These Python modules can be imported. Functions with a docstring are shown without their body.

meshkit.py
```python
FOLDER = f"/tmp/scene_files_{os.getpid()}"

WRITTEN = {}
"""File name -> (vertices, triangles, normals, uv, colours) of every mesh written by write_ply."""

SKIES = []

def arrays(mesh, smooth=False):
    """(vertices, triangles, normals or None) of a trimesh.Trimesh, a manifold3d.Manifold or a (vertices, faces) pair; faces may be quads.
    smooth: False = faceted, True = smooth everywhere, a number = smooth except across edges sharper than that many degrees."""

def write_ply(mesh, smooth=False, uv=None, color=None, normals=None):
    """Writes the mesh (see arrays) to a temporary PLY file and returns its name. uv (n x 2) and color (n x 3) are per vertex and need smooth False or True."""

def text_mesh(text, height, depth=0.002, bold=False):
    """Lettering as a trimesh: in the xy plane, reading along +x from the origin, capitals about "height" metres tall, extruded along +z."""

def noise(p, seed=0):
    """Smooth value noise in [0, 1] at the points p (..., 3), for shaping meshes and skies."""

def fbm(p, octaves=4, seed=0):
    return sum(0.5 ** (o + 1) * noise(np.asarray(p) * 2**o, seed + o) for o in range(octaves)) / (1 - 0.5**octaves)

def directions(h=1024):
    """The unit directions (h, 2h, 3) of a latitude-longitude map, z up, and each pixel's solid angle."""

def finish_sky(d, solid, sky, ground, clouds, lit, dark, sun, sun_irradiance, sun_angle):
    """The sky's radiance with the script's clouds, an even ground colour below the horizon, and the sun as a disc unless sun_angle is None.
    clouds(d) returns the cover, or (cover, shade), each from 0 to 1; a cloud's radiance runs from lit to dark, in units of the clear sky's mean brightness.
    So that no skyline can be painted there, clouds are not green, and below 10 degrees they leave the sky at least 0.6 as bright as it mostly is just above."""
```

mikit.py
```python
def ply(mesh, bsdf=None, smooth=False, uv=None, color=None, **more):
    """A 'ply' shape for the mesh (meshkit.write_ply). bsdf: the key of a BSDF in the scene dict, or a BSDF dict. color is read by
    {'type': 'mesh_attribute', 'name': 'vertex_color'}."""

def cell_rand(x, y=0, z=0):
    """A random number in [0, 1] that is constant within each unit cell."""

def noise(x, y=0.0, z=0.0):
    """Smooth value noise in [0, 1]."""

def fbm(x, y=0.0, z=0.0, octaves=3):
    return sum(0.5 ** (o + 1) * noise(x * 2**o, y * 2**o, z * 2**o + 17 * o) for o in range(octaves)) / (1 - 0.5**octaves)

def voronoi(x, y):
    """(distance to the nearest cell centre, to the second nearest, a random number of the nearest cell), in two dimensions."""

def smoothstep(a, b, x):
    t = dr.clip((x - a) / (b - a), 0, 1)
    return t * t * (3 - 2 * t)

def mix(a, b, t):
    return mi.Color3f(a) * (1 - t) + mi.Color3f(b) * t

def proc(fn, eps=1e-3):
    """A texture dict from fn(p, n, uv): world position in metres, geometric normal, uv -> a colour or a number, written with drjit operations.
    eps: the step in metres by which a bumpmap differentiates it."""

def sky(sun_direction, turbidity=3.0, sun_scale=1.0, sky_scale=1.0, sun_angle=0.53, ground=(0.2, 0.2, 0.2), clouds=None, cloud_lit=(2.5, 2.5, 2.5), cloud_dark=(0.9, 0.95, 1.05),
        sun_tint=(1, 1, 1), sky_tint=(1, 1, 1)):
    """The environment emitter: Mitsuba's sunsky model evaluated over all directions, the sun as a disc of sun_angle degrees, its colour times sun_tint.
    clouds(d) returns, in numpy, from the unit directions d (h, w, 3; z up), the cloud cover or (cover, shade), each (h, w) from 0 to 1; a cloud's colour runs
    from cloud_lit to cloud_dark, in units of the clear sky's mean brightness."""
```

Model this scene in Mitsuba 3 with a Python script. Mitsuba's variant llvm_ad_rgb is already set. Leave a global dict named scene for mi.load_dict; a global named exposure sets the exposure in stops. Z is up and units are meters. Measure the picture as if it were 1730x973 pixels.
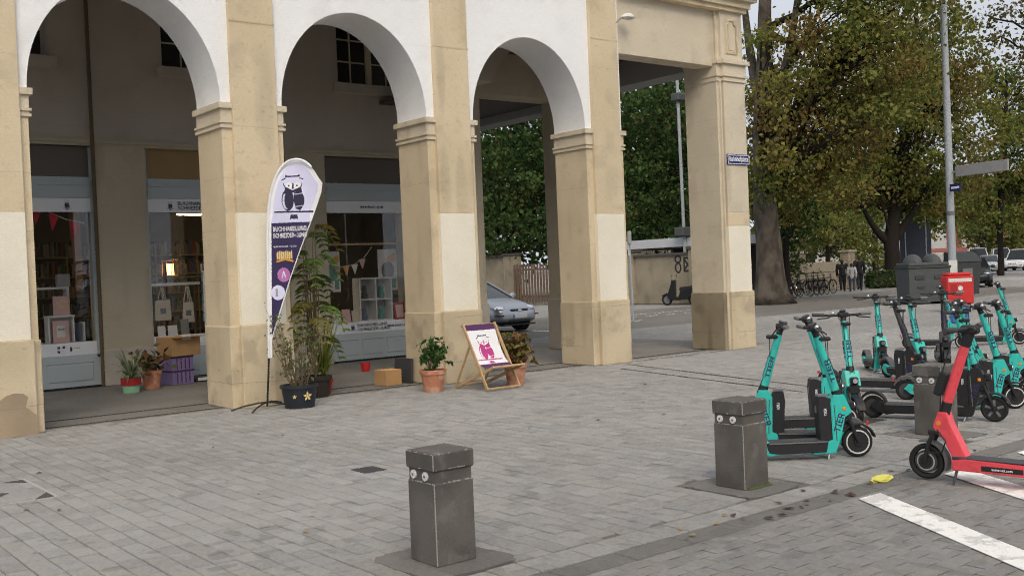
import math, random
import numpy as np, trimesh, manifold3d, shapely
import shapely.geometry as sg
from shapely import affinity
import drjit as dr
import mitsuba as mi
import mikit, meshkit
from mikit import proc, noise, fbm, cell_rand, smoothstep, mix, voronoi

T = mi.ScalarTransform4f
scene, labels = {}, {}
PI = math.pi

# ------------------------------------------------------------------ camera, sky, exposure
# x runs along the arcade (away to the right), y into the building, z up
CAM = np.array([-3.228, -12.954, 1.65])
_y, _p, _r = np.radians([38.46, 0.863, -2.363])
_f = np.array([math.sin(_y) * math.cos(_p), math.cos(_y) * math.cos(_p), -math.sin(_p)])
_rt = np.array([math.cos(_y), -math.sin(_y), 0.0])
_u = np.cross(_rt, _f)
_up = -_rt * math.sin(_r) + _u * math.cos(_r)
scene['camera'] = {'type': 'perspective', 'fov': 2 * math.degrees(math.atan(865 / 1758.4)), 'fov_axis': 'x', 'near_clip': 0.1, 'far_clip': 2000.0,
                   'to_world': T().look_at(origin=CAM.tolist(), target=(CAM + _f).tolist(), up=_up.tolist())}


def cloud_cover(d):
    n = meshkit.fbm(d * np.array([3.0, 3.0, 6.0]) + 3.1, 4, seed=5)
    shade = np.clip((n - 0.38) * 1.2, 0, 1)
    return np.full(d.shape[:2], 1.0), shade


scene['sky'] = mikit.sky([-0.45, -0.75, 0.75], turbidity=3, sun_scale=0.30, sun_angle=36, clouds=cloud_cover,
                         cloud_lit=(1.36, 1.44, 1.58), cloud_dark=(1.08, 1.15, 1.28), sun_tint=(.91, .98, 1.10), ground=(0.22, 0.21, 0.2))
exposure = 2.48

# ------------------------------------------------------------------ materials
def two(b):
    return {'type': 'twosided', 'bsdf': b}


def rgb(c):
    return {'type': 'rgb', 'value': [float(x) for x in c]}


def mat(name, c, rough=0.7, metal=0.0, spec=0.4, coat=0.0, texture=None, bump=None, bscale=1.0, eps=2e-3):
    b = {'type': 'principled', 'base_color': texture or rgb(c), 'roughness': float(rough), 'metallic': float(metal), 'specular': float(spec)}
    if coat:
        b['clearcoat'] = float(coat)
        b['clearcoat_gloss'] = 0.85
    if bump is not None:
        b = {'type': 'bumpmap', 'bsdf': b, 'scale': float(bscale), 'arbitrary': proc(bump, eps)}
    scene['m_' + name] = two(b)
    return 'm_' + name


def plaster_fn(a, b, stain, amount, seed=0.0):
    def fn(p, n, uv):
        v = fbm(p.x * 1.1 + seed, p.y * 1.1, p.z * 0.9, 4)
        c = mix(a, b, smoothstep(0.35, 0.68, v))
        streak = noise(p.x * 7 + seed, p.y * 7, p.z * 0.5) * noise(p.x * 1.7, p.y * 1.7 + seed, p.z * 1.3)
        blot = fbm(p.x * 3.1 + seed, p.y * 3.1, p.z * 2.6 + 9, 4)
        t = smoothstep(0.26, 0.6, streak) * 0.75 + smoothstep(0.57, 0.74, blot) * 0.55
        row = (p.z + .03 * noise(p.x * .9 + seed, p.y * .9)) / .68
        row = dr.abs(row - dr.floor(row) - .5)
        t += smoothstep(.009, .003, row) * smoothstep(.40, .62, noise(p.x * 2.1, p.y * 2.1 + seed, dr.floor(p.z / .68 + .5) * 3.7)) * .9
        t += smoothstep(.70, .78, fbm(p.x * 16, p.y * 16, p.z * 16 + seed, 3)) * .5
        fine = noise(p.x * 60, p.y * 60, p.z * 60) * 0.10 + 0.95
        return mix(c, stain, dr.clip(t * amount, 0, 1)) * fine
    return proc(fn)


def rough_bump(p, n, uv):
    return 0.0015 * fbm(p.x * 45, p.y * 45, p.z * 45, 3)


M = {}
M['plaster'] = mat('plaster', 0, .9, spec=.15, texture=plaster_fn((.66, .555, .39), (.60, .50, .345), (.43, .355, .245), .58), bump=rough_bump)
M['plaster_pale'] = mat('plaster_pale', 0, .9, spec=.15, texture=plaster_fn((.64, .565, .44), (.60, .53, .41), (.46, .39, .29), .55, 2.), bump=rough_bump)
M['plinth'] = mat('plinth', 0, .92, spec=.12, texture=plaster_fn((.60, .505, .355), (.51, .425, .29), (.31, .255, .175), .8, 5.), bump=rough_bump)
M['plinth_dirty'] = mat('plinth_dirty', 0, .92, spec=.12, texture=plaster_fn((.30, .255, .18), (.24, .20, .14), (.16, .13, .09), .8, 8.), bump=rough_bump)
M['patch'] = mat('patch', 0, .85, spec=.2, texture=plaster_fn((.80, .755, .635), (.77, .72, .595), (.66, .59, .46), .25, 11.), bump=rough_bump)
M['white'] = mat('white', 0, .9, spec=.15, texture=plaster_fn((.86, .865, .87), (.835, .84, .845), (.72, .72, .71), .4, 14.), bump=rough_bump)
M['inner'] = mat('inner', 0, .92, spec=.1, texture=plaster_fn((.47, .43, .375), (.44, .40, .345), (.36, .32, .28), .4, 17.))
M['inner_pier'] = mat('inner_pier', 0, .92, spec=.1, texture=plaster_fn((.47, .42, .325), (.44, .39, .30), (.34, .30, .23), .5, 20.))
M['yardwall'] = mat('yardwall', 0, .92, spec=.1, texture=plaster_fn((.35, .30, .22), (.30, .255, .185), (.19, .165, .13), .8, 23.))
M['bare'] = mat('bare', 0, .95, spec=.1, texture=plaster_fn((.40, .315, .22), (.34, .265, .185), (.24, .19, .14), .5, 26.), bump=rough_bump)


def paver_fn(tone, joint_mix, sx, sy):
    def fn(p, n, uv):
        cx = dr.floor(p.x / sx)
        off = cell_rand(cx, 3) * sy
        r = cell_rand(cx, dr.floor((p.y + off) / sy))
        big = fbm(p.x * .35, p.y * .35, 0, 4)
        grit = noise(p.x * 130, p.y * 130, 0) * .5 + noise(p.x * 47, p.y * 47, 3) * .5
        spots = smoothstep(.72, .80, noise(p.x * 9, p.y * 9, 7)) * smoothstep(.45, .6, noise(p.x * 2.3, p.y * 2.3, 1))
        v = .84 + .18 * r + .26 * (big - .5) + .30 * (grit - .5)
        c = mix(tone, (tone[0] * 1.02, tone[1] * .985, tone[2] * .95), cell_rand(cx, dr.floor((p.y + off) / sy), 5))
        return mix(c * v, (.08, .075, .07), spots * .28)
    return proc(fn)


def grit_bump(p, n, uv):
    return .0012 * fbm(p.x * 90, p.y * 90, 0, 3)


M['paver'] = mat('paver', 0, .85, spec=.25, texture=paver_fn((.254, .252, .246), 0, .14, .21), bump=grit_bump)
M['paver_road'] = mat('paver_road', 0, .85, spec=.25, texture=paver_fn((.214, .211, .204), 0, .24, .12), bump=grit_bump)
M['paver_dark'] = mat('paver_dark', 0, .88, spec=.2, texture=paver_fn((.155, .151, .145), 0, .6, .6), bump=grit_bump)
M['kerb'] = mat('kerb', 0, .85, spec=.25, texture=paver_fn((.265, .262, .254), 0, .26, .3), bump=grit_bump)


def ground_fn(p, n, uv):
    v = fbm(p.x * .22, p.y * .22, 0, 5)
    g = noise(p.x * 70, p.y * 70, 0)
    return mi.Color3f(.115, .108, .10) * (.7 + .5 * v + .2 * g)


def asphalt_fn(p, n, uv):
    v = fbm(p.x * .16 + 4, p.y * .16, 0, 5)
    g = noise(p.x * 40, p.y * 40, 0)
    patch = smoothstep(.5, .56, fbm(p.x * .5, p.y * .33, 2, 3))
    return mi.Color3f(.19, .187, .18) * (.68 + .5 * v + .14 * g - .12 * patch)


M['joint'] = mat('joint', 0, .95, spec=.1, texture=proc(ground_fn))
M['asphalt'] = mat('asphalt', 0, .9, spec=.2, texture=proc(asphalt_fn))


def paint_fn(p, n, uv):
    w = fbm(p.x * 11, p.y * 11, 0, 4)
    w2 = noise(p.x * 90, p.y * 90, 1)
    t = smoothstep(.52, .66, w) * .55 + smoothstep(.75, .9, w2) * .35
    return mix((.70, .69, .66), (.34, .33, .31), dr.clip(t, 0, 1))


M['road_paint'] = mat('road_paint', 0, .75, spec=.3, texture=proc(paint_fn))


def granite_fn(base, lo):
    def fn(p, n, uv):
        s = noise(p.x * 210, p.y * 210, p.z * 210)
        l = fbm(p.x * 5, p.y * 5, p.z * 3.2, 4)
        rub = smoothstep(.60, .75, fbm(p.x * 13, p.y * 13, p.z * 7 + 4, 4))
        c = mix(lo, base, smoothstep(.3, .7, l)) * (.78 + .44 * s)
        return mix(c, (.30, .29, .28), rub * .18)
    return proc(fn)


M['granite'] = mat('granite', 0, .62, spec=.4, texture=granite_fn((.120, .110, .099), (.080, .073, .066)), bump=rough_bump)
M['granite_edge'] = mat('granite_edge', (.30, .29, .27), .8)


def bark_fn(p, n, uv):
    v = fbm(p.x * 6, p.y * 6, p.z * 2.2, 4)
    s = smoothstep(.50, .62, fbm(p.x * 2.2, p.y * 2.2, p.z * 1.3 + 3, 3))
    c = mix((.058, .049, .041), (.10, .085, .07), smoothstep(.3, .7, v))
    return mix(c, (.17, .15, .125), s * .35)


def bark_bump(p, n, uv):
    return .03 * fbm(p.x * 9, p.y * 9, p.z * 3, 3)


M['bark'] = mat('bark', 0, .95, spec=.1, texture=proc(bark_fn), bump=bark_bump, eps=5e-3)
M['bark_dark'] = mat('bark_dark', (.030, .025, .021), .95, spec=.1)
scene['m_leaf'] = {'type': 'principledthin', 'base_color': {'type': 'mesh_attribute', 'name': 'vertex_color'}, 'roughness': .6, 'diff_trans': .7, 'spec_trans': 0.0, 'eta': 1.35}
M['leaf'] = 'm_leaf'
scene['m_vc'] = two({'type': 'principled', 'base_color': {'type': 'mesh_attribute', 'name': 'vertex_color'}, 'roughness': .7, 'specular': .2})
M['vc'] = 'm_vc'
scene['m_glass'] = {'type': 'thindielectric', 'int_ior': 1.5}
M['glass'] = 'm_glass'


def wood_fn(a, b):
    def fn(p, n, uv):
        g = noise(p.x * 26, p.y * 26, p.z * 3.5)
        return mix(a, b, g)
    return proc(fn)


M['beech'] = mat('beech', 0, .55, texture=wood_fn((.58, .40, .22), (.44, .28, .14)))
M['gatewood'] = mat('gatewood', 0, .8, texture=wood_fn((.17, .115, .075), (.11, .075, .05)))


def terracotta_fn(p, n, uv):
    v = fbm(p.x * 9, p.y * 9, p.z * 9, 4)
    return mix((.44, .19, .115), (.55, .31, .22), smoothstep(.42, .68, v))


M['terracotta'] = mat('terracotta', 0, .9, spec=.15, texture=proc(terracotta_fn))


def card_fn(p, n, uv):
    return mi.Color3f(.42, .25, .12) * (.85 + .3 * fbm(p.x * 6, p.y * 6, p.z * 6, 3))


M['cardboard'] = mat('cardboard', 0, .9, spec=.1, texture=proc(card_fn))


def teal_fn(p, n, uv):
    d = smoothstep(.58, .74, fbm(p.x * 14, p.y * 14, p.z * 10, 4))
    return mix((.035, .50, .435), (.05, .36, .31), d * .5)


M['teal'] = mat('teal', 0, .38, spec=.5, texture=proc(teal_fn))


def coral_fn(p, n, uv):
    d = smoothstep(.55, .74, fbm(p.x * 14, p.y * 14, p.z * 10, 4))
    return mix((.74, .075, .095), (.55, .06, .07), d * .6)


M['coral'] = mat('coral', 0, .4, spec=.5, texture=proc(coral_fn))
for nm, c, r in [('black', (.018, .018, .02), .5), ('rubber', (.016, .016, .017), .85), ('dark_grey', (.05, .05, .053), .6), ('mid_grey', (.16, .16, .165), .6), ('fender_grey', (.10, .10, .105), .55),
                 ('navy', (.036, .026, .085), .8), ('print_ink', (.03, .028, .06), .8), ('white_print', (.78, .78, .80), .7), ('banner_white', (.66, .655, .86), .75), ('sleeve', (.82, .82, .84), .7),
                 ('frame_blue', (.42, .475, .50), .55), ('frame_blue_dark', (.22, .26, .28), .6), ('band', (.76, .78, .82), .6), ('transom', (.12, .10, .085), .5), ('transom_gold', (.30, .20, .085), .5),
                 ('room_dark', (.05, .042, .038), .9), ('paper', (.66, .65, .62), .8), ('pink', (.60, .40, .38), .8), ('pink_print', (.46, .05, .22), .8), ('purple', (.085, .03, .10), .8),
                 ('red_flag', (.55, .03, .05), .8), ('red', (.55, .03, .03), .5), ('red_deep', (.35, .02, .02), .5), ('mint', (.26, .52, .33), .5), ('curtain', (.30, .14, .07), .9), ('canvas', (.56, .50, .41), .95),
                 ('shelf_white', (.62, .62, .60), .6), ('blue', (.05, .09, .28), .6), ('slate', (.10, .14, .20), .7), ('green_print', (.12, .30, .26), .8), ('orange', (.60, .30, .06), .8), ('lilac', (.22, .17, .33), .45),
                 ('cream', (.62, .55, .42), .8), ('soil', (.03, .024, .018), .95), ('pot_black', (.02, .024, .032), .45), ('silver', (.50, .51, .53), .3), ('lamp_white', (.66, .65, .63), .5),
                 ('sign_blue', (.02, .025, .13), .45), ('ceiling_red', (.11, .03, .03), .8), ('concrete', (.30, .30, .295), .85), ('galv', (.36, .39, .42), .5), ('sign_grey', (.33, .33, .33), .6), ('bin_grey', (.075, .082, .082), .65),
                 ('bin_dark', (.045, .05, .05), .65), ('roof_white', (.56, .57, .58), .6), ('roof_dark', (.09, .08, .075), .8), ('moped_black', (.012, .012, .014), .3), ('jacket_black', (.014, .014, .017), .85),
                 ('jacket_grey', (.13, .13, .135), .85), ('jacket_light', (.42, .42, .43), .85), ('trouser', (.02, .02, .026), .9), ('jeans', (.05, .06, .09), .9), ('skin', (.45, .28, .2), .6), ('hair', (.03, .022, .016), .8),
                 ('car_white', (.62, .63, .64), .35), ('car_green', (.10, .28, .12), .5), ('car_dark', (.02, .022, .026), .3), ('house_cream', (.42, .38, .31), .9), ('house_white', (.50, .49, .47), .9),
                 ('house_red', (.35, .13, .10), .9), ('roof_tile', (.16, .07, .05), .9), ('yellow', (.70, .55, .08), .7), ('yellow_trash', (.62, .58, .12), .7), ('gold_print', (.75, .55, .25), .7), ('violet', (.45, .16, .42), .7),
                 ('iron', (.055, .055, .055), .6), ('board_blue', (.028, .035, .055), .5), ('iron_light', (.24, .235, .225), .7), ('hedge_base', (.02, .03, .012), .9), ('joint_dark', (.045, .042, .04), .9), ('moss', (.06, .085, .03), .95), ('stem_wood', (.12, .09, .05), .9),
                 ('sticker_blue', (.10, .22, .6), .6), ('amber', (.7, .25, .03), .4)]:
    M[nm] = mat(nm, c, r)
M['steel'] = mat('steel', (.62, .63, .64), .3, metal=1.0)
M['chrome'] = mat('chrome', (.8, .8, .82), .15, metal=1.0)
M['carpaint'] = mat('carpaint', (.44, .455, .48), .32, metal=.75, spec=.5, coat=.6)
M['car_glass'] = mat('car_glass', (.012, .014, .016), .08, spec=.6)
M['copper'] = mat('copper', (.55, .26, .12), .45, metal=.6)

# ------------------------------------------------------------------ mesh helpers
def box(x0, x1, y0, y1, z0, z1):
    return trimesh.creation.box(bounds=[[min(x0, x1), min(y0, y1), min(z0, z1)], [max(x0, x1), max(y0, y1), max(z0, z1)]])


def rbox(x0, x1, y0, y1, z0, z1, r=.01):
    """box with chamfered edges"""
    lo, hi = np.array([x0, y0, z0], float), np.array([x1, y1, z1], float)
    pts = []
    for sx in (0, 1):
        for sy in (0, 1):
            for sz in (0, 1):
                c = np.where([sx, sy, sz], hi, lo)
                d = np.where([sx, sy, sz], -1, 1)
                for k in range(3):
                    q = c + d * r
                    q[k] = c[k]
                    pts.append(q)
    return hull(pts)


def hull(pts):
    return trimesh.convex.convex_hull(np.asarray(pts, float))


def cat(ms):
    return trimesh.util.concatenate([m for m in ms if m is not None])


def mv(m, loc=(0, 0, 0), rz=0, rx=0, ry=0, s=1):
    m = m.copy()
    A = trimesh.transformations.euler_matrix(rx, ry, rz, 'sxyz')
    A[:3, :3] = A[:3, :3] @ np.diag(np.broadcast_to(s, 3).astype(float))
    A[:3, 3] = loc
    m.apply_transform(A)
    return m


def tube(pts, r, n=8, caps=True):
    pts = np.asarray(pts, float)
    r = np.broadcast_to(r, len(pts)).astype(float)
    tang = np.gradient(pts, axis=0)
    tang /= np.linalg.norm(tang, axis=1, keepdims=True) + 1e-12
    a = np.cross(tang[0], [0.31, 0.2, 0.93])
    if np.linalg.norm(a) < .1:
        a = np.cross(tang[0], [1, 0, 0])
    a /= np.linalg.norm(a)
    V = []
    ang = np.arange(n) * 2 * PI / n
    for i, p in enumerate(pts):
        a = a - tang[i] * (a @ tang[i])
        a /= np.linalg.norm(a) + 1e-12
        b = np.cross(tang[i], a)
        V.append(p + r[i] * (np.cos(ang)[:, None] * a + np.sin(ang)[:, None] * b))
    V = np.vstack(V)
    F = []
    for i in range(len(pts) - 1):
        for k in range(n):
            p0, p1 = i * n + k, i * n + (k + 1) % n
            F += [[p0, p1, p1 + n], [p0, p1 + n, p0 + n]]
    if caps:
        c0, c1 = len(V), len(V) + 1
        V = np.vstack([V, pts[:1], pts[-1:]])
        L = (len(pts) - 1) * n
        for k in range(n):
            F += [[c0, (k + 1) % n, k], [c1, L + k, L + (k + 1) % n]]
    return trimesh.Trimesh(V, F, process=False)


def lathe(prof, n=24):
    return trimesh.creation.revolve(np.asarray(prof, float), sections=n)


def ext(poly, d, z0=0):
    """extrude a shapely polygon along +z"""
    gs = list(getattr(poly, 'geoms', [poly]))
    ms = [trimesh.creation.extrude_polygon(g, d, engine='earcut') for g in gs if g.area > 1e-9]
    m = cat(ms)
    m.apply_translation([0, 0, z0])
    return m


def ext_y(poly, y0, y1):
    """a polygon in (x, z), extruded from y0 to y1"""
    m = ext(poly, y1 - y0)
    v = m.vertices
    m.vertices = np.stack([v[:, 0], y1 - v[:, 2], v[:, 1]], 1)
    return m


def ext_x(poly, x0, x1):
    """a polygon in (y, z), extruded along x"""
    m = ext(poly, x1 - x0)
    v = m.vertices
    m.vertices = np.stack([x0 + v[:, 2], v[:, 0], v[:, 1]], 1)
    return m


def P(*pts):
    return sg.Polygon(pts)


def ellipse(cx, cz, a, b, a0=0, a1=2 * PI, n=40):
    t = np.linspace(a0, a1, n)
    return [(cx + a * math.cos(q), cz + b * math.sin(q)) for q in t]


def text_y(s, h, x, y, z, depth=.004, bold=True, align=0.0):
    """lettering that faces -y"""
    m = meshkit.text_mesh(s, h, depth, bold)
    w = m.bounds[1][0]
    v = m.vertices
    m.vertices = np.stack([x + v[:, 0] - align * w, y - v[:, 2], z + v[:, 1]], 1)
    return m


# ------------------------------------------------------------------ scene helpers
COUNT = {}


def numbered(base):
    if base not in COUNT:
        COUNT[base] = 1
        return base
    k = base + '_%03d' % COUNT[base]
    COUNT[base] += 1
    return k


def obj(name, mesh, m, parent=None, smooth=False, color=None, to_world=None):
    key = numbered((parent + '__' + name) if parent else name)
    d = mikit.ply(mesh, M[m], smooth, None, color)
    if to_world is not None:
        d['to_world'] = to_world
    scene[key] = d
    return key


def tag(key, label=None, cat_=None, group=None, kind=None):
    d = labels.setdefault(key, {})
    for k, v in (('label', label), ('category', cat_), ('group', group), ('kind', kind)):
        if v:
            d[k] = v
    return key


def thing(name, label, cat_, group=None):
    return tag(numbered(name), label, cat_, group)


class Kit:
    """the parts of one kind of thing, stamped several times"""
    def __init__(self):
        self.parts = []

    def add(self, name, mesh, m, smooth=False, color=None):
        self.parts.append((name, mikit.ply(mesh, M[m], smooth, None, color)))

    def stamp(self, name, label, cat_, loc, rz=0, group=None, rx=0, ry=0, s=1.0, swap=None, skip=()):
        t = thing(name, label, cat_, group)
        W = T().translate(list(loc)).rotate([0, 0, 1], rz).rotate([0, 1, 0], ry).rotate([1, 0, 0], rx).scale(s)
        seen = {}
        for nm, d in self.parts:
            if nm in skip:
                continue
            path = []
            for i, q in enumerate(nm.split('__')):
                path.append(q)
            k = t + '__' + nm
            if k in scene:
                n = 1
                while k + '_%03d' % n in scene:
                    n += 1
                k = k + '_%03d' % n
            e = {**d, 'to_world': W}
            if swap and nm in swap:
                e['bsdf'] = {'type': 'ref', 'id': M[swap[nm]]}
            scene[k] = e
        return t


def leaves(P_, size, rng, cols, flat=.0, aspect=.7, droop=0.0, tint=None):
    """one kite-shaped leaf of four corners at each point; returns mesh and vertex colours"""
    P_ = np.asarray(P_, float)
    n = len(P_)
    N = rng.normal(size=(n, 3))
    N[:, 2] = np.abs(N[:, 2]) * (1 + flat) + flat
    N /= np.linalg.norm(N, axis=1, keepdims=True)
    A = rng.normal(size=(n, 3))
    A[:, 2] -= droop
    A -= N * (A * N).sum(1)[:, None]
    A /= np.linalg.norm(A, axis=1, keepdims=True) + 1e-9
    B = np.cross(N, A)
    s = size * rng.uniform(.6, 1.25, n)[:, None]
    w = aspect * .5
    V = np.stack([P_ - A * s * .5, P_ + B * s * w + A * s * .02 + N * s * .12, P_ + A * s * .55, P_ - B * s * w + A * s * .02 + N * s * .12], 1).reshape(-1, 3)
    i = np.arange(n) * 4
    F = np.vstack([np.stack([i, i + 1, i + 2], 1), np.stack([i, i + 2, i + 3], 1)])
    c = np.asarray(cols, float)
    C = (c[rng.integers(0, len(c), n)] if tint is None else tint) * rng.uniform(.7, 1.3, n)[:, None]
    return trimesh.Trimesh(V, F, process=False), np.clip(np.repeat(C, 4, 0), 0, 1)


def strip_leaf(pts, w, up=(0, 0, 1)):
    """a long blade along pts with widths w"""
    pts = np.asarray(pts, float)
    t = np.gradient(pts, axis=0)
    s = np.cross(t, up)
    s /= np.linalg.norm(s, axis=1, keepdims=True) + 1e-9
    w = np.asarray(w, float)[:, None]
    V = np.hstack([pts - s * w, pts + s * w]).reshape(-1, 3)
    F = []
    for k in range(len(pts) - 1):
        a = 2 * k
        F += [[a, a + 1, a + 3], [a, a + 3, a + 2]]
    return trimesh.Trimesh(V, F, process=False)

# ================================================================== GROUND
rng = np.random.default_rng(7)


def np_cell(x, y=0, z=0):
    x, y, z = ((np.floor(np.asarray(v, float)).astype(np.int64) + 1000000) for v in (x, y, z))
    h = (x * 374761393 + y * 668265263 + z * 2147483647) & 0xFFFFFFFF
    h = ((h ^ (h >> 13)) * 1274126177) & 0xFFFFFFFF
    return float(((h ^ (h >> 16)) & 0xFFFFFF) / 16777215.0)


def sheet(x0, x1, y0, y1, z):
    return trimesh.Trimesh([[x0, y0, z], [x1, y0, z], [x1, y1, z], [x0, y1, z]], [[0, 1, 2], [0, 2, 3]], process=False)


def struct(name, mesh, m, **k):
    return tag(obj(name, mesh, m, **k), kind='structure')


struct('ground', sheet(-300, 900, -500, 700, -.03), 'asphalt')
struct('pavement', cat([sheet(-6, 26, -8.30, .3, -.012)]), 'joint')
struct('road', sheet(-8, 26, -22, -8.77, -.012), 'joint')
struct('arcade_floor', cat([sheet(-6, 9.9, .3, 5.3, -.004), sheet(9.9, 14, .3, 6.5, -.006)]), 'paver_dark')


def stone(x0, x1, y0, y1, top, g=.0032, ch=.005, tilt=.0022):
    """one paving stone: a chamfered slab without an underside"""
    a = [[x0 + g, y0 + g], [x1 - g, y0 + g], [x1 - g, y1 - g], [x0 + g, y1 - g]]
    b = [[x0 + g + ch, y0 + g + ch], [x1 - g - ch, y0 + g + ch], [x1 - g - ch, y1 - g - ch], [x0 + g + ch, y1 - g - ch]]
    t = rng.normal(0, tilt, 4)
    V = [[*q, -.014] for q in a] + [[*q, top - ch] for q in a] + [[*q, top + t[i] * .6] for i, q in enumerate(b)]
    F = []
    for k in range(4):
        n = (k + 1) % 4
        F += [[k, n, n + 4], [k, n + 4, k + 4], [k + 4, n + 4, n + 8], [k + 4, n + 8, k + 8]]
    F += [[8, 9, 10], [8, 10, 11]]
    return trimesh.Trimesh(V, F, process=False)


def project(q):
    d = np.asarray(q, float) - CAM
    z = d @ _f
    return 512 + 1040.8 * (d @ _rt_roll) / z, 287.5 - 1040.8 * (d @ _up) / z, z


_rt_roll = np.cross(_f, _up)


def lay(holder, name, pieces, m, limit=300):
    """the pieces that show largest as parts, the rest joined into one part"""
    score = []
    for x0, x1, y0, y1, top in pieces:
        px, py, z = project([(x0 + x1) / 2, (y0 + y1) / 2, 0])
        vis = z > 1 and -40 < px < 1064 and -20 < py < 600
        score.append((x1 - x0) * (y1 - y0) / z ** 3 if vis else -1)
    order = np.argsort(score)[::-1]
    rest = []
    for i, k in enumerate(order):
        x0, x1, y0, y1, top = pieces[k]
        s = stone(x0, x1, y0, y1, top)
        if i < limit and score[k] > 0:
            obj(name, s, m, holder)
        elif score[k] > 0:
            rest.append(s)
    if rest:
        tag(obj(name + 's', cat(rest), m, holder), kind='stuff')


BOLLARDS = [(.165, -7.94), (2.85, -7.95), (5.74, -7.86)]
stones = []
sx, sy = .14, .21
for i in range(-36, 172):
    off = np_cell(i, 3) * sy
    for j in range(-41, 3):
        x0, x1, y0, y1 = i * sx, (i + 1) * sx, j * sy - off, (j + 1) * sy - off
        y0, y1 = max(y0, -8.295), min(y1, .28)
        if y1 - y0 < .05:
            continue
        cx, cy = (x0 + x1) / 2, (y0 + y1) / 2
        if any(abs(cx - bx) < .31 and abs(cy - by) < .33 for bx, by in BOLLARDS) or (-1.75 < cx < -.95 and -4.1 < cy < -3.05):
            continue
        if abs(cx - 1.33) < .1 and abs(cy + 5.1) < .15:
            continue
        stones.append((x0, x1, y0, y1, float(rng.normal(0, .0012))))
lay('pavement', 'paving_stone', stones, 'paver')
for bx, by in BOLLARDS:
    pg = [(bx + .315 * math.copysign(abs(math.cos(a)) ** .3, math.cos(a)) + float(rng.normal(0, .014)), max(-8.297, by + .335 * math.copysign(abs(math.sin(a)) ** .3, math.sin(a)) + float(rng.normal(0, .014)))) for a in np.linspace(0, 2 * PI, 44, endpoint=False)]
    obj('collar_slab', ext(sg.Polygon(pg).buffer(0), .016, -.0125), 'paver_dark', 'pavement')
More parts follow.
